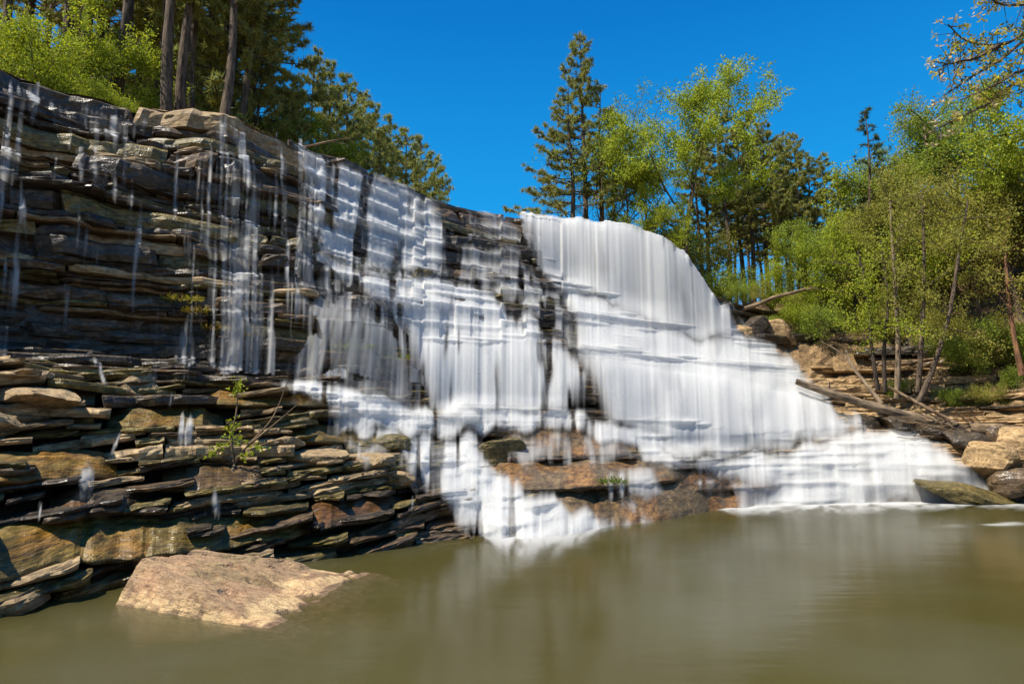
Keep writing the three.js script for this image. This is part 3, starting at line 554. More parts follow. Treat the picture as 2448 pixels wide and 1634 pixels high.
// single rocks
boulder(901, onFace(-25.6, 12.4, .35), [1.05, .42, .7], [.05, -.4, -.06], M.tan, 'big tan block on the cliff lip at left, below the pines', 'lip');
boulder(902, onFace(-28.2, 12.4, .25), [.5, .2, .4], [0, .5, .1], M.tan, 'small tan stone on the lip left of the big tan block');
boulder(903, onFace(-29.6, 3.5, -.05), [.6, .32, .5], [.1, -.5, -.05], M.tan, 'rounded tan boulder on the shaded terrace at the cliff foot');
boulder(904, onFace(-36.5, 3.0, .1), [1.9, .22, .7], [.05, -.75, .02], M.tan, 'long pale slab with an overhanging edge at the far left');
boulder(905, onFace(-38.2, 2.45, -.2), [.7, .22, .5], [0, -.6, .1], M.tan, 'pale rounded block under the long slab at far left');
boulder(911, sink(-13.2, 1.75, -.2, 0.1), [.95, .26, .6], [.05, -.2, .10], M.tan, 'tan slab at the right end of the low left ledges');
boulder(912, sink(-10.6, 1.45, -.25, 0.1), [.85, .24, .5], [.0, -.3, -.08], M.tan, 'orange tan pointed slab beside the middle chute');
boulder(913, sink(-16.4, 1.9, -.2, 0.08), [.8, .22, .5], [.05, .2, .12], M.tan, 'tan slab below the sapling roots');
boulder(914, sink(-19.5, 2.2, -.1, 0.08), [.7, .2, .45], [.05, -.5, .15], M.tan, 'tan slab beside the sapling');
boulder(915, sink(-11.4, 2.15, -.35, 0.12), [.85, .36, .6], [0, .3, .05], M.moss, 'rounded olive boulder in the stream above the chute');
boulder(916, sink(-12.2, 1.55, -.2, 0.1), [.55, .26, .4], [0, -.2, .1], M.rust, 'small dark rock in the water below the olive boulder');
boulder(917, sink(-1.2, 1.95, -.5, .1), [.8, .5, .6], [0, .2, 0], M.moss, 'square mossy block right of the middle chute');
boulder(926, pol(34.2, 29.4, .22), [2.0, .42, .9], [.1, -.1, -.27], M.moss, 'slanted olive slab rising from the pool at right');
for (const [s, th, y, dr, sz, lab] of [[931, 35.6, 1.5, -.9, [.9, .7, .8], 'brown boulder beside the right rapids, nearest the brush heap'], [932, 37.6, 1.9, -.6, [1.1, .8, .9], 'largest ochre boulder at the right edge above the pool'], [933, 37.2, .7, -1.1, [1.0, .6, .8], 'dark boulder at the right edge near the waterline'], [934, 38.6, .35, -1.2, [.8, .5, .7], 'low boulder at the waterline in the right corner'], [935, 36.3, 2.4, -.1, [.7, .5, .6], 'small boulder behind the right edge boulders'], [936, 30.2, 3.0, -.4, [1.4, .45, .8], 'black wet rock under the fallen trunk'], [937, 28.2, 2.95, -.3, [.7, .4, .6], 'grey rock at the right foot of the falls under the trunk'], [938, 32.2, 2.75, -.5, [1.2, .4, .7], 'flat wet rock below the middle of the fallen trunk'], [939, 34.4, 2.2, -.7, [.8, .4, .6], 'round wet rock where the rapids begin']])
  boulder(s, onFace(th, y, dr), sz, [.1, hash(s, 1, 1) * 3, (hash(s, 2, 1) - .5) * .3], s < 933 ? M.ochre : s < 936 ? M.rust : M.wet, lab, 'boulders at the right of the pool');
boulder(941, onFace(22.3, 7.6, -.3), [.9, .8, .8], [.1, .4, .1], M.ochre, 'upright orange rock on the bank right of the curtain');
boulder(942, onFace(20.6, 7.9, -.2), [.8, .6, .7], [.1, .9, .1], M.wet, 'grey rock on the bank beside the top of the apron');
boulder(943, onFace(19.4, 7.4, 0), [.9, .5, .7], [.1, .2, .1], M.ochre, 'pale ledge stone touching the edge of the right curtain');

// ---------------------------------------------------------------- wood
const bark = dataTex(256, (x, y) => { const a = fbm(x * 14, y * 5, 801, 4, 14, 5); return ramp([[.03, .022, .016], [.10, .075, .05], [.19, .15, .11]], (a - .25) * 1.9); }, true);
const barkB = dataTex(256, (x, y) => { const a = fbm(x * 16, y * 4, 811, 4, 16, 4); return [a, a, a]; });
const woodMat = k => new THREE.MeshStandardMaterial({ map: bark, bumpMap: barkB, bumpScale: .03, roughness: .95, color: new THREE.Color().setRGB(...k) });
M.bark = woodMat([.9, .8, .7]); M.barkPale = woodMat([2.0, 1.85, 1.6]); M.barkRed = woodMat([1.8, 1.1, .7]); M.dead = woodMat([2.2, 1.9, 1.5]); M.barkDark = woodMat([.55, .5, .45]);
function tube(pts, r0, r1, seg = 7, div = 4, wob = 0, seed = 0) {
  const cv = new THREE.CatmullRomCurve3(pts.map(p => p.isVector3 ? p : new THREE.Vector3(...p))), n = Math.max(2, (pts.length - 1) * div), L = cv.getLength();
  const g = new THREE.TubeGeometry(cv, n, 1, seg, false), p = g.attributes.position, uv = g.attributes.uv, c = new THREE.Vector3(), v = new THREE.Vector3();
  for (let i = 0; i <= n; i++) { cv.getPointAt(i / n, c); const r = mix(r0, r1, i / n); for (let j = 0; j <= seg; j++) { const q = i * (seg + 1) + j; v.fromBufferAttribute(p, q).sub(c).multiplyScalar(r * (1 + wob * (hash(i, j % seg, seed) - .5))).add(c); p.setXYZ(q, v.x, v.y, v.z); uv.setXY(q, j / seg * Math.max(1, Math.round(r0 * 8)) * .5, i / n * L * .5); } }
  g.computeVertexNormals(); return g;
}
const px = (u, v, d) => { const cy = (341.5 - v) / 656, c = Math.cos(8.6 * RAD), s = Math.sin(8.6 * RAD), t = d / (c - cy * s); return [(u - 512) / 656 * t, 2.2 + (cy * c + s) * t, -d]; }; // a sighted bearing and its measured distance
function wood(name, label, mat, parts, category = 'log', group) {
  const o = new THREE.Group();
  parts.forEach(([n, pts, a, b], i) => mesh(n, tube(pts, a, b, 9, 5, .25, i + 3), mat, o));
  return top(o, name, label, category, group);
}
wood('fallen_tree', 'long fallen trunk lying from the falls down across the right bank', M.barkPale, [['trunk', [px(796, 381, 28.2), px(850, 399, 27.7), px(905, 415, 27.2), px(960, 429, 26.7), px(1035, 448, 26.2)], .14, .30], ['branch_stub', [px(873, 405, 27.5), px(850, 399.5, 27.8), px(808, 400, 28.2)], .09, .03], ['branch_stub', [px(829, 392, 27.9), px(829, 384, 27.9), px(829, 381, 27.9)], .05, .04]]);
wood('log', 'thick pale driftwood log lying above the boulders at the right edge', M.dead, [['trunk', [px(968, 428, 26.4), px(1000, 430, 26.2), px(1045, 433, 26)], .25, .3]]);
wood('dead_sapling', 'thin bare trunk leaning left over the fallen trunk', M.barkPale, [['trunk', [px(882, 404, 27.4), px(868, 386, 28), px(852, 365, 28.6), px(846, 350, 29)], .10, .05], ['branch', [px(852, 365, 28.6), px(840, 352, 29), px(820, 340, 29.6)], .035, .012]]);
wood('pole', 'straight pale pole sloping down to the right onto the fallen trunk', M.dead, [['trunk', [px(888, 386, 28.2), px(930, 409, 27.3), px(975, 433, 26.3)], .06, .09]]);
wood('fallen_limb', 'curved bare limb arching up from the bank right of the curtain', M.dead, [['trunk', [px(734, 311, 33.5), px(752, 306, 33.6), px(775, 297, 34), px(806, 289, 34.4), px(838, 279, 35)], .13, .05], ['branch', [px(806, 289, 34.4), px(822, 288, 34.2), px(840, 292, 34)], .04, .015]]);
wood('dead_branch', 'bare branch sticking out from the lip above the middle cascade', M.dead, [['trunk', [px(288, 150, 24.4), px(308, 146, 24.6), px(330, 141, 24.9), px(350, 138, 25.1)], .06, .025], ['twig', [px(330, 141, 24.9), px(340, 143, 25), px(346, 144, 25)], .02, .008]]);
{ // heap of washed-up sticks: nobody could count them
  const r = rng(55), g = [];
  for (let i = 0; i < 90; i++) { const u = 930 + r() * 100, v = 424 + (u - 930) * .17 + (r() - .3) * 22, d = 26.2 + r() * .8, a = (r() - .5) * 1.6 + .35, L = .5 + r() * 1.4, p = px(u, v, d); g.push(tube([[p[0] - Math.cos(a) * L, p[1] + Math.sin(a) * L * .6, p[2]], [p[0], p[1] + (r() - .5) * .1, p[2] + (r() - .5) * .4], [p[0] + Math.cos(a) * L, p[1] - Math.sin(a) * L * .6, p[2] + (r() - .5) * .5]], .025, .012, 5, 2)); }
  top(new THREE.Mesh(mergeGeometries(g), M.dead), 'brush_heap', 'tangled heap of washed up sticks on the right bank', 'sticks', null, 'stuff');
}

// ---------------------------------------------------------------- plants
const leafMat = () => new THREE.MeshPhysicalMaterial({ color: 0xffffff, vertexColors: true, roughness: .9, transmission: .5, thickness: 0, specularIntensity: .35, side: THREE.DoubleSide });
M.leaf = leafMat(); M.needle = new THREE.MeshPhysicalMaterial({ color: 0xffffff, vertexColors: true, roughness: .85, transmission: .35, thickness: 0, specularIntensity: .4, side: THREE.DoubleSide });
class Leaves {
  constructor() { this.p = []; this.c = []; this.n = []; }
  tri(a, b, c, col, nr) { this.p.push(a.x, a.y, a.z, b.x, b.y, b.z, c.x, c.y, c.z); for (let i = 0; i < 3; i++) this.c.push(...col); }
  leaf(o, dir, side, L, W, col) { const m = o.clone().addScaledVector(dir, L * .5), e = o.clone().addScaledVector(dir, L), a = m.clone().addScaledVector(side, W / 2), b = m.clone().addScaledVector(side, -W / 2); this.tri(o, a, b, col); this.tri(a, e, b, col); }
  geo() { const g = new THREE.BufferGeometry(); g.setAttribute('position', new THREE.Float32BufferAttribute(this.p, 3)); g.setAttribute('color', new THREE.Float32BufferAttribute(this.c, 3)); g.computeVertexNormals(); return g; }
}
const V = (x, y, z) => new THREE.Vector3(x, y, z);
const rdir = (r, up = 0) => { const a = r() * 6.283, z = r() * 2 - 1, s = Math.sqrt(1 - z * z); return V(s * Math.cos(a), z + up, s * Math.sin(a)).normalize(); };
const vary = (r, c, k = .3) => { const f = 1 + (r() - .5) * 2 * k, w = 1 + (r() - .5) * k * .7; return [c[0] * f * w, c[1] * f, c[2] * f * (2 - w)]; };
const PINE = [.30, .30, .07], PINE2 = [.31, .32, .075], SPRING = [.33, .38, .020], FRESH = [.26, .33, .030], OLIVE = [.30, .29, .04];

// a pine: straight trunk, whorls of limbs that carry tufts of needles
function pine(seed, H, crown, spread, col, lean = 0, dense = 1, oneSide = 0) {
  const r = rng(seed), root = new THREE.Group(), lv = new Leaves(), limbs = [], tr = .012 * H + .03;
  const tp = y => V(lean * y * y / H + .12 * Math.sin(y * .5 + seed), y, .10 * Math.cos(y * .4 + seed));
  const tpts = []; for (let i = 0; i <= 8; i++) tpts.push(tp(H * i / 8));
  mesh('trunk', tube(tpts, tr, .02, 8, 3, .12, seed), M.bark, root);
  const nB = Math.round(9 * (1 - crown) * H * .5 * dense);
  for (let i = 0; i < nB; i++) {
    const f = crown + (1 - crown) * Math.pow((i + r()) / nB, .9), y = f * H, rel = (f - crown) / (1 - crown);
    const len = spread * (1 - Math.pow(rel, 1.4)) * (.55 + .6 * r()) * (rel < .12 ? .8 : 1) + .35;
    let az = r() * 6.283; if (oneSide && r() < .65) az = Math.PI + (r() - .5) * 1.6;
    const d = V(Math.cos(az), -.05 + .5 * rel + (r() - .5) * .3, Math.sin(az)).normalize(), o = tp(y), pts = [o];
    for (let q = 1; q <= 3; q++) pts.push(o.clone().addScaledVector(d, len * q / 3).add(V((r() - .5) * .2, q * q * .03 * len * .6, (r() - .5) * .2)));
    limbs.push(tube(pts, tr * .28 * (1 - rel * .6), .012, 4, 2));
    const cv = new THREE.CatmullRomCurve3(pts), nt = Math.max(4, Math.round(len * 6.5 * dense));
    for (let k = 0; k < nt; k++) {
      const s = .25 + .75 * Math.pow(r(), .7), c = cv.getPoint(s).add(rdir(r).multiplyScalar(.34 * r() * (1.15 - s * .5)).multiply(V(1, .6, 1))), main = d.clone().multiplyScalar(.55).add(rdir(r, .5)).normalize(), cc = vary(r, col, .28), nn = 24;
      for (let m = 0; m < nn; m++) { const nd = main.clone().multiplyScalar(.7).add(rdir(r)).normalize(), sd = rdir(r).cross(nd).normalize(), L = .20 + .16 * r(), e = c.clone().addScaledVector(nd, L), b0 = c.clone().addScaledVector(sd, .026), b1 = c.clone().addScaledVector(sd, -.026); lv.tri(b0, e, b1, cc); }
    }
  }
  if (limbs.length) mesh('limbs', mergeGeometries(limbs), M.bark, root);
  mesh('crown', lv.geo(), M.needle, root); root.userData.h = H; return root;
}
// a broadleaf: forking limbs, twigs and single leaves
function broadleaf(seed, H, o = {}) {
  const { fork = .35, spread = .45, leaves = 9000, size = .15, col = SPRING, mat = M.bark, stems = 1, lean = 0, tr = .011 * H + .02, clump = .5 } = o;
  const r = rng(seed), root = new THREE.Group(), lv = new Leaves(), wood = [], tips = [];
  const grow = (p, d, L, rad, lev) => {
    const pts = [p]; let q = p.clone(), dd = d.clone();
    for (let i = 0; i < 3; i++) { dd.add(rdir(r, .12).multiplyScalar(.16 + lev * .04)).normalize(); q = q.clone().addScaledVector(dd, L / 3); pts.push(q); if (lev > 1) tips.push([q, lev]); }
    const r1 = rad * .62; (lev ? wood : trunkG).push(tube(pts, rad, lev > 3 ? .006 : r1, lev ? 4 : 7, lev ? 1 : 4, lev ? 0 : .15, seed));
    if (lev >= 4 || L < .35) return;
    const n = lev === 0 ? 4 : 3;
    for (let i = 0; i < n; i++) { const s = i === 0 ? 1 : .45 + .5 * r(), c = new THREE.CatmullRomCurve3(pts).getPoint(s), sp = i === 0 ? .25 : .55 + spread * .9; const nd = dd.clone().add(rdir(r, lev < 2 ? .25 : 0).multiplyScalar(sp)).normalize(); grow(c, nd, L * (lev === 0 ? .62 : .66) * (.75 + .5 * r()), rad * (i === 0 ? .62 : .45), lev + 1); }
  };
  let trunkG = [];
  for (let s = 0; s < stems; s++) { const a = r() * 6.283, sp = stems > 1 ? .38 : .06; grow(V(stems > 1 ? Math.cos(a) * .15 : 0, -.1, stems > 1 ? Math.sin(a) * .15 : 0), V(Math.cos(a) * sp + lean, 1, Math.sin(a) * sp).normalize(), H * fork * (stems > 1 ? .7 + .5 * r() : 1), tr, 0); }
  mesh('trunk', mergeGeometries(trunkG), mat, root); mesh('limbs', mergeGeometries(wood), mat, root);
  for (let i = 0; i < leaves; i++) { const [t] = tips[(r() * tips.length) | 0], w = (r() * 3) | 0, kx = t.x * 37 + t.z * 91 | 0, c = t.clone().add(V(hash(kx, w, 1) - .5, hash(kx, w, 2) - .5, hash(kx, w, 3) - .5).multiplyScalar(clump * 1.5)).add(rdir(r).multiplyScalar(clump * .55 * Math.pow(r(), .6))), d = rdir(r, -.15), sd = rdir(r).cross(d).normalize(); lv.leaf(c, d, sd, size * (.6 + .8 * r()), size * (.4 + .3 * r()), vary(r, col, .42)); }
  mesh('crown', lv.geo(), M.leaf, root);
  return root;
}
const height = o => { const b = new THREE.Box3().setFromObject(o); return b.max.y; };
const protos = {
  pineA: pine(1, 18, .50, 3.2, PINE, .02, 1.25), pineB: pine(2, 19, .42, 3.5, PINE, -.015, 1.25), pineC: pine(3, 16, .34, 3.0, PINE2, .01, 1.35), pineD: pine(4, 14, .12, 3.2, PINE2, 0, 1.15), pineE: pine(6, 12, .04, 3.3, PINE2, 0, 1.25), pineBare: pine(5, 18, .62, 2.2, PINE, .01, .7),
  spring: broadleaf(11, 10, { leaves: 17000, size: .12 }), springB: broadleaf(12, 9, { leaves: 16000, size: .115, col: FRESH }), olive: broadleaf(13, 9, { leaves: 16000, size: .105, col: OLIVE, spread: .6 }),
  bush: broadleaf(21, 3.4, { stems: 4, fork: .45, leaves: 10000, size: .10, col: SPRING, clump: .42, tr: .03 }), bushB: broadleaf(22, 3.2, { stems: 4, fork: .45, leaves: 9500, size: .095, col: OLIVE, clump: .42, tr: .03 }), bushC: broadleaf(23, 3, { stems: 4, fork: .45, leaves: 9500, size: .095, col: FRESH, clump: .42, tr: .03 }),
  thin: broadleaf(31, 10, { leaves: 2600, size: .12, col: FRESH, mat: M.bark, spread: .05, fork: .5, tr: .07, clump: .4 }),
};
for (const k in protos) protos[k].userData.h = height(protos[k]);
let pc = 0;
function plant(kind, u, d, h, name, label, category, group, turn, tilt = 0) {
  const x = (u - 512) / 656 * d, o = protos[kind].clone(), r = hash(pc++, 5, 77);
  const s = h / protos[kind].userData.h; o.userData = {}; const nw = (.9 + r * .25) * (kind === 'pineE' && h > 8 ? .85 : 1); o.scale.set(s * nw, s, s * nw); o.rotation.set(0, turn ?? r * 6.283, tilt);
  o.position.set(x, groundY(x, -d) - .15, -d);
  return top(o, name, label, category, group);
}
const ORD = ['leftmost', 'second', 'third', 'fourth', 'fifth', 'sixth', 'seventh', 'eighth', 'ninth', 'tenth', 'eleventh', 'twelfth', 'thirteenth', 'fourteenth', 'fifteenth', 'sixteenth', 'seventeenth', 'eighteenth', 'nineteenth', 'twentieth', 'twenty-first', 'twenty-second', 'twenty-third', 'twenty-fourth', 'twenty-fifth'];
function ranked(list, name, what, group, category = 'tree') { // told apart by their order from the left
  const sorted = [...list].sort((a, b) => a[0] - b[0]);
  for (const it of list) { const [u, d, h, k] = it, i = sorted.indexOf(it); plant(k, u, d, h, name, what + ', ' + (i ? ORD[i] + ' from the left' : 'leftmost') + ' of its row', category, group); }
}
// left forest above the cliff
ranked([[48, 24.5, 20, 'pineBare'], [142, 24.6, 19, 'pineBare'], [160, 25.5, 18, 'pineBare'], [-40, 25, 21, 'pineA'], [30, 27, 22, 'pineB'], [62, 31, 22, 'pineA'], [88, 26, 21, 'pineBare'], [112, 33, 22, 'pineB'], [131, 27, 20, 'pineBare'], [150, 36, 22, 'pineA'], [168, 26.5, 19, 'pineA'], [186, 31, 20, 'pineB'], [205, 25, 17, 'pineB'], [206, 29, 20, 'pineD'], [214, 33, 20, 'pineD'], [226, 28, 17, 'pineC'], [236, 31, 17, 'pineD'], [190, 35, 21, 'pineD'], [10, 36, 23, 'pineB'], [75, 40, 22, 'pineC'], [140, 43, 22, 'pineC'], [200, 40, 20, 'pineC'], [-15, 31, 22, 'pineA'], [100, 46, 22, 'pineC'], [40, 46, 22, 'pineC'], [170, 48, 21, 'pineC']], 'pine_tree', 'tall pine in the stand above the left cliff', 'pines of the left forest', 'tree');
for (const [u, d, h, k, lab] of [[8, 21.8, 4.6, 'bush', 'bright yellow green bush at the top left edge'], [34, 22.4, 3.8, 'bush', 'bright yellow green bush second from the top left edge'], [62, 22, 2.6, 'bush', 'low bright bush hanging over the lip at left'], [90, 22.6, 2.2, 'bush', 'small bright bush on the lip below the bare pine trunks'], [110, 23.4, 1.8, 'bushC', 'darker green bush on the lip left of the tan block'], [10, 24.5, 7.5, 'spring', 'tall yellow green tree in the top left corner'], [82, 28, 6, 'springB', 'fresh green tree among the left pine trunks'], [150, 25.5, 2.2, 'bushC', 'green bush behind the lip left of the tan block'], [185, 25.6, 1.8, 'bushC', 'green bush just behind the tan block'], [172, 31, 7, 'springB', 'fresh green tree deep between the pine trunks'], [245, 27, 2.4, 'bushB', 'olive bush on the lip right of the tan block'], [-20, 22.5, 5, 'bush', 'bright bush cut by the left edge of the picture']])
  plant(k, u, d, h, k[0] === 'b' ? 'bush' : 'young_tree', lab, k[0] === 'b' ? 'bush' : 'tree', 'green undergrowth of the left forest');
// conifers along the far river bank, dropping away behind the lip
ranked([[240, 30, 9.8, 'pineE'], [267, 33, 9.1, 'pineE'], [282, 36, 10.2, 'pineE'], [300, 40, 14.4, 'pineE'], [318, 43, 15.6, 'pineE'], [334, 46, 16.5, 'pineE'], [351, 50, 17.0, 'pineE'], [367, 54, 18.0, 'pineE'], [383, 58, 18.7, 'pineE'], [399, 63, 20.1, 'pineE'], [415, 70, 22.4, 'pineE'], [429, 78, 25.5, 'pineE'], [286, 31, 5.8, 'pineE'], [317, 36, 7.9, 'pineE'], [343, 41, 9.8, 'pineE'], [371, 46, 11.2, 'pineE']], 'conifer', 'dark conifer behind the middle lip', 'conifers along the far left bank');
plant('spring', 312, 31, 6.5, 'young_tree', 'single bright green tree among the dark conifers', 'tree');
plant('bushB', 492, 36, 1.3, 'bush', 'tiny bush on the dry lip left of the right curtain', 'bush');
// the group behind the right curtain
plant('pineC', 588, 45, 20, 'pine_tree', 'tallest dark pine behind the right curtain', 'tree', null, 2.0);
{ const o = pine(61, 15, .06, 4.6, PINE, 0, .9, 1), x = (574 - 512) / 656 * 43; o.userData = {}; o.position.set(x, groundY(x, -43) - .2, -43); o.scale.set(1.1, .95, 1.1); top(o, 'pine_tree', 'pine with long limbs reaching left over the right curtain', 'tree'); }
{ const o = broadleaf(62, 15, { fork: .40, leaves: 40000, size: .13, col: [.36, .42, .025], spread: .55, tr: .17, clump: .62 }), x = (690 - 512) / 656 * 42; o.userData = {}; o.rotation.y = 2.2; o.scale.setScalar(16.5 / height(o)); o.position.set(x, groundY(x, -42) - .2, -42); top(o, 'broadleaf_tree', 'big airy yellow green tree in spring leaf behind the right curtain', 'tree'); }
for (const [u, d, h, lab] of [[600, 44, 14, 'thin bare-stemmed tree just right of the tallest pine'], [608, 45, 13, 'slim tree second right of the tallest pine'], [624, 44, 15, 'slim tree midway between the tallest pine and the big spring tree'], [641, 46, 16, 'slim spire topped tree left of the big spring tree'], [590, 46, 11, 'thin tree leaning at the foot of the tallest pine']]) plant('thin', u, d, h, 'slim_tree', lab, 'tree', 'slim trees behind the right curtain');
plant('pineBare', 604, 47, 17, 'pine_tree', 'bare stemmed pine just right of the tallest pine', 'tree'); plant('pineA', 618, 49, 16, 'pine_tree', 'pine second right of the tallest pine', 'tree');
plant('spring', 640, 43, 6.5, 'young_tree', 'small bright yellow green tree above the curtain lip', 'tree');
plant('pineBare', 706, 47, 16, 'pine_tree', 'ragged thin pine right of the big spring tree', 'tree');
ranked([[612, 48, 6, 'bushC'], [655, 47, 6.5, 'bushB'], [668, 46, 6, 'bushC'], [692, 45, 6, 'bushB'], [714, 43, 4, 'bushC']], 'bush', 'leafy thicket behind the lip of the right curtain', 'thicket behind the lip', 'bush');
plant('pineD', 690, 48, 8, 'pine_tree', 'low dark pine behind the lip under the big spring tree', 'tree'); plant('pineD', 720, 47, 9, 'pine_tree', 'low dark pine where the right curtain bends down', 'tree');
// pines on the right skyline
ranked([[716, 50, 18.2, 'pineB'], [735, 47, 18.2, 'pineA'], [748, 53, 19.5, 'pineB'], [760, 49, 18.2, 'pineB'], [774, 52, 18.9, 'pineA'], [788, 48, 16.2, 'pineB'], [800, 54, 18.2, 'pineA'], [812, 50, 15.6, 'pineC'], [824, 52, 14.3, 'pineC'], [838, 50, 13, 'pineC'], [852, 54, 12.3, 'pineC'], [866, 56, 11.7, 'pineC'], [742, 58, 16.9, 'pineA'], [768, 60, 16.9, 'pineA'], [784, 58, 16.9, 'pineA'], [795, 62, 16.9, 'pineA'], [756, 56, 15.6, 'pineA'], [807, 58, 15.6, 'pineA']], 'pine_tree', 'pine of the right skyline stand', 'pines of the right skyline', 'tree');
{ const o = pine(71, 15, .35, 1.9, [.085, .12, .04], .02, .8), x = (884 - 512) / 656 * 36; o.userData = {}; o.position.set(x, groundY(x, -36) - .2, -36); o.scale.setScalar(.86); top(o, 'pine_tree', 'slender wind blown pine rising above the right thicket', 'tree'); }
// thicket on the right bank
ranked([[822, 37, 6, 'springB'], [838, 35, 6.5, 'spring'], [858, 36, 8, 'olive'], [880, 35, 7, 'spring'], [900, 36, 9.5, 'olive'], [918, 33, 9, 'spring'], [936, 36, 10, 'olive'], [955, 34.5, 9.5, 'olive'], [972, 35, 10, 'spring'], [990, 33, 9, 'olive'], [1008, 33, 10.5, 'olive'], [1030, 32, 9.5, 'olive'], [1050, 33, 11, 'spring'], [945, 40, 10, 'springB'], [985, 40, 10, 'olive'], [870, 40, 9, 'springB'], [1020, 38, 11, 'springB']], 'young_tree', 'leafy young tree in the right bank thicket', 'young trees of the right thicket', 'tree');
ranked([[742, 35.5, 1.5, 'bushC'], [765, 36, 1.3, 'bushB'], [778, 33.5, 1.4, 'bushC'], [800, 34.5, 2.8, 'bush'], [822, 33.5, 3, 'bushC'], [835, 36, 3.5, 'bush'], [905, 34, 3, 'bushB'], [950, 32.5, 2.6, 'bushB'], [975, 30.2, 2.6, 'bushC'], [1000, 29.6, 3, 'bushB'], [1020, 29.2, 2.8, 'bushC'], [985, 28, 1.4, 'bushB'], [1015, 28.2, 1.5, 'bushC'], [960, 28.6, 1.2, 'bushC'], [800, 36, 1.6, 'bush'], [890, 30, 1.3, 'bushC']], 'bush', 'leafy bush on the right bank', 'bushes of the right bank', 'bush');
// trunks that stand clear on the right bank
function slim(pts, r0, leaves, col, mat, label, seed) {
  const r = rng(seed), o = new THREE.Group(), P = pts.map(p => V(...px(...p))), base = P[0].clone(), Q = P.map(p => p.clone().sub(base)), lv = new Leaves(), br = [];
  mesh('trunk', tube(Q, r0, r0 * .3, 8, 6, .12, seed), mat, o);
  const cv = new THREE.CatmullRomCurve3(Q);
  for (let i = 0; i < 16; i++) {
    const s = .35 + .65 * r(), a = cv.getPoint(s), d = rdir(r, .35), L = (1.2 + r() * 1.6), e = a.clone().addScaledVector(d, L), m = a.clone().lerp(e, .5).add(rdir(r).multiplyScalar(.15));
    br.push(tube([a, m, e], r0 * .22, .008, 4, 2));
    for (let k = 0; k < leaves / 8; k++) { const c = a.clone().lerp(e, .3 + .7 * r()).add(rdir(r).multiplyScalar(.55 * r())), dd = rdir(r), sd = rdir(r).cross(dd).normalize(); lv.leaf(c, dd, sd, .11 * (.6 + .8 * r()), .06, vary(r, col, .35)); }
  }
  mesh('limbs', mergeGeometries(br), mat, o); mesh('crown', lv.geo(), M.leaf, o);
  o.position.copy(base); top(o, 'slim_tree', label, 'tree', 'slim trees on the right bank');
}
slim([[897, 399, 28.4], [898, 340, 28.4], [894, 270, 28.6], [890, 200, 29]], .13, 1500, OLIVE, M.barkPale, 'pale straight trunk standing clear on the right bank', 301);
slim([[918, 392, 28], [922, 330, 28], [924, 260, 28.3], [922, 190, 28.6]], .12, 1600, OLIVE, M.bark, 'brown straight trunk second from the pale trunk', 302);
slim([[918, 404, 27.6], [934, 365, 27.6], [950, 310, 27.8], [958, 260, 28], [968, 200, 28.4]], .13, 1800, OLIVE, M.bark, 'grey trunk curving up to the right over the bank', 303);
slim([[878, 390, 28.8], [872, 350, 28.8], [868, 300, 29], [858, 250, 29.3]], .10, 1500, SPRING, M.barkDark, 'dark many branched young tree at the left of the clear trunks', 304);
slim([[885, 392, 28.7], [884, 350, 28.7], [888, 300, 29], [880, 240, 29.3]], .10, 1500, SPRING, M.barkDark, 'dark young tree beside the pale trunk', 305);
slim([[1022, 375, 27.5], [1013, 330, 27.6], [1008, 290, 27.8], [1004, 240, 28.2]], .12, 1500, OLIVE, M.barkRed, 'reddish leaning trunk at the right edge', 306);
// bough hanging in from a tree outside the picture at top right
{
  const r = rng(515), o = new THREE.Group(), base = V(9.6, .1, -9.4), lv = new Leaves();
  const T = a => a.map(p => V(...p).sub(base));
  mesh('trunk', tube(T([[9.6, .1, -9.4], [9.3, 4, -9.3], [9.1, 8, -9.2], [9, 11, -9.1]]), .2, .1, 9, 5, .1, 8), M.bark, o);
  const limbs = [[[9.2, 6.2, -9.3], px(1030, 82, 9), px(985, 105, 8.8), px(950, 122, 8.6), px(925, 135, 8.5)], [[9.2, 7.2, -9.3], px(1035, 40, 9), px(1000, 60, 8.8), px(970, 78, 8.7), px(948, 92, 8.6)], [[9.1, 7.8, -9.2], px(1040, 30, 9), px(1000, 45, 8.9), px(965, 40, 8.9), px(948, 24, 8.8)], [[9.1, 8.6, -9.2], px(1030, 5, 9), px(1000, 4, 8.9), px(985, -5, 8.9)], [[9.2, 6.8, -9.3], px(1030, 70, 8.7), px(995, 85, 8.5), px(960, 100, 8.4)], [px(1000, 45, 8.9), px(975, 58, 8.7), px(955, 62, 8.6), px(942, 66, 8.6)]];
  for (const l of limbs) {
    const br = [], Q = T(l), cv = new THREE.CatmullRomCurve3(Q); br.push(tube(Q, .045, .008, 6, 5));
    for (let i = 0; i < 34; i++) {
      const s = .22 + .78 * r(), a = cv.getPoint(s), d = rdir(r), L = .12 + r() * .3 * (1.15 - s * .6), e = a.clone().addScaledVector(d, L); br.push(tube([a, e], .006, .003, 3, 2));
      const col = s > .75 && r() < .6 ? [.62, .48, .26] : r() < .55 ? [.50, .42, .05] : [.20, .20, .04];
      for (let k = 0; k < 11; k++) { const c = e.clone().add(rdir(r).multiplyScalar(.09 * r())), dd = rdir(r, -.3), sd = rdir(r).cross(dd).normalize(); lv.leaf(c, dd, sd, .05 + .04 * r(), .03, vary(r, col, .3)); }
    }
      mesh('limb', mergeGeometries(br), M.bark, o);
  }
  mesh('crown', lv.geo(), M.leaf, o); o.position.copy(base);
  top(o, 'overhanging_tree', 'yellowish budding bough hanging in at the top right corner', 'tree');
}
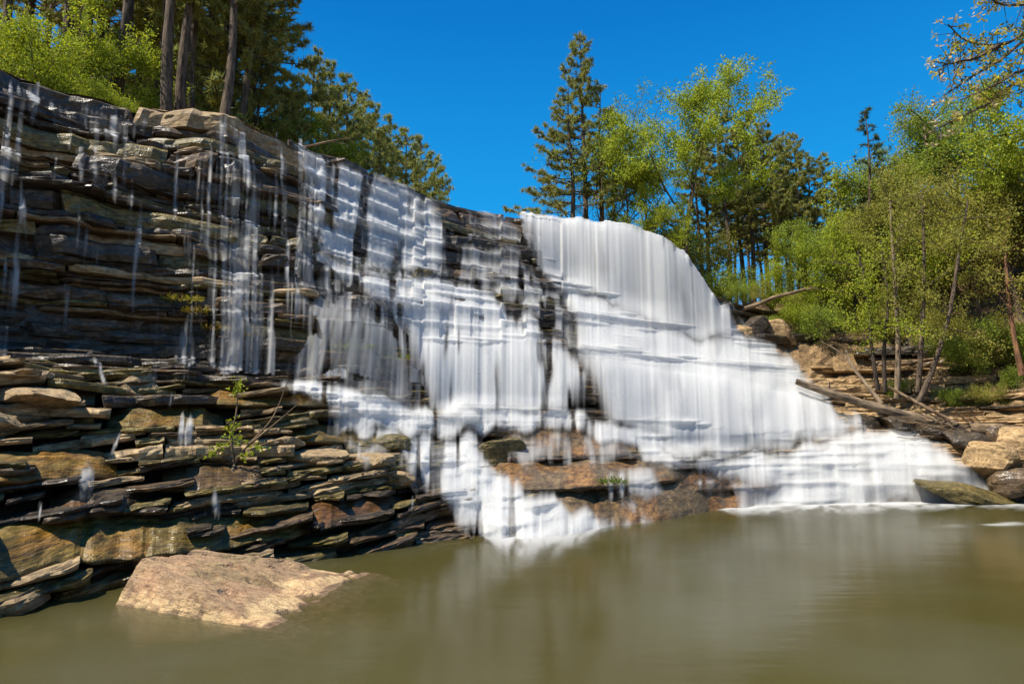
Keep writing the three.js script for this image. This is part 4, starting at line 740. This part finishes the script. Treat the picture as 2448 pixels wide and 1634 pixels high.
// sapling and small plants on the ledges
{
  const r = rng(616), o = new THREE.Group(), b = V(...onFace(-22.6, 1.75, -.15)), lv = new Leaves(), br = [];
  const st = [[[0, 0, 0], [-.05, .5, .1], [.02, 1.1, .1], [-.02, 1.75, .1]], [[0, 0, 0], [.3, .35, .15], [.75, .9, .1], [1.05, 1.7, .1]], [[0, 0, 0], [-.35, .25, .2], [-.7, .3, .3]], [[0, .1, 0], [.4, .3, .2], [1.2, .55, .3]], [[0, 0, 0], [.1, -.3, .35], [.25, -.8, .6]], [[.3, .35, .15], [.8, .75, .2], [1.3, 1.2, .2]]];
  mesh('stem', mergeGeometries(st.map(p => tube(p, .03, .006, 5, 5))), M.dead, o);
  for (const [cx, cy, cz] of [[0, 1.6, .1], [.02, 1.45, .15], [-.02, .75, .15], [-.05, .6, .15], [.15, .45, .2], [-.35, .22, .25], [.6, .3, .25], [.4, .2, .3], [-.2, .35, .2]]) for (let k = 0; k < 34; k++) { const c = V(cx, cy, cz).add(rdir(r).multiplyScalar(.2 * r())), d = rdir(r), s = rdir(r).cross(d).normalize(); lv.leaf(c, d, s, .07 + .05 * r(), .04, vary(r, SPRING, .3)); }
  mesh('foliage', lv.geo(), M.leaf, o); o.position.copy(b); top(o, 'sapling', 'small sapling with bare twigs growing from the low left ledges', 'plant');
}
function tuft(th, y, n, s, col, label, seed, dr = -.1) {
  const r = rng(seed), lv = new Leaves(), b = V(...onFace(th, y, dr));
  for (let i = 0; i < n; i++) { const c = V((r() - .5) * s * 2.4, r() * .06, (r() - .5) * s), d = rdir(r, .9), sd = rdir(r).cross(d).normalize(); lv.leaf(c, d, sd, .10 + .14 * r(), .035, vary(r, col, .35)); }
  const o = new THREE.Mesh(lv.geo(), M.leaf); o.position.copy(b); top(o, 'ledge_plant', label, 'plant', 'small plants on the ledges');
}
tuft(-27.2, 5.95, 190, .42, [.26, .22, .02], 'yellow green tuft on the ledge at the edge of the shaded face', 41); tuft(-26.2, 5.65, 130, .3, [.30, .22, .015], 'yellow tuft right of the largest ledge tuft', 42); tuft(-24.4, 5.2, 110, .35, [.28, .18, .015], 'small orange yellow tuft lower on the lit ledges', 43); tuft(-23.2, 5.0, 80, .3, [.26, .17, .015], 'smallest orange tuft on the lit ledges', 44);
tuft(-13.6, 4.9, 140, .45, [.16, .2, .015], 'green tuft behind the left water veil', 45, -.25); tuft(-10.3, 4.7, 120, .4, [.18, .22, .015], 'bright green tuft between the veil and the tall veil', 46, -.25); tuft(8.4, 1.0, 140, .35, [.14, .2, .02], 'bright green moss tuft on the low brown ledge', 47, -1.15);

renderer.render(scene, camera);
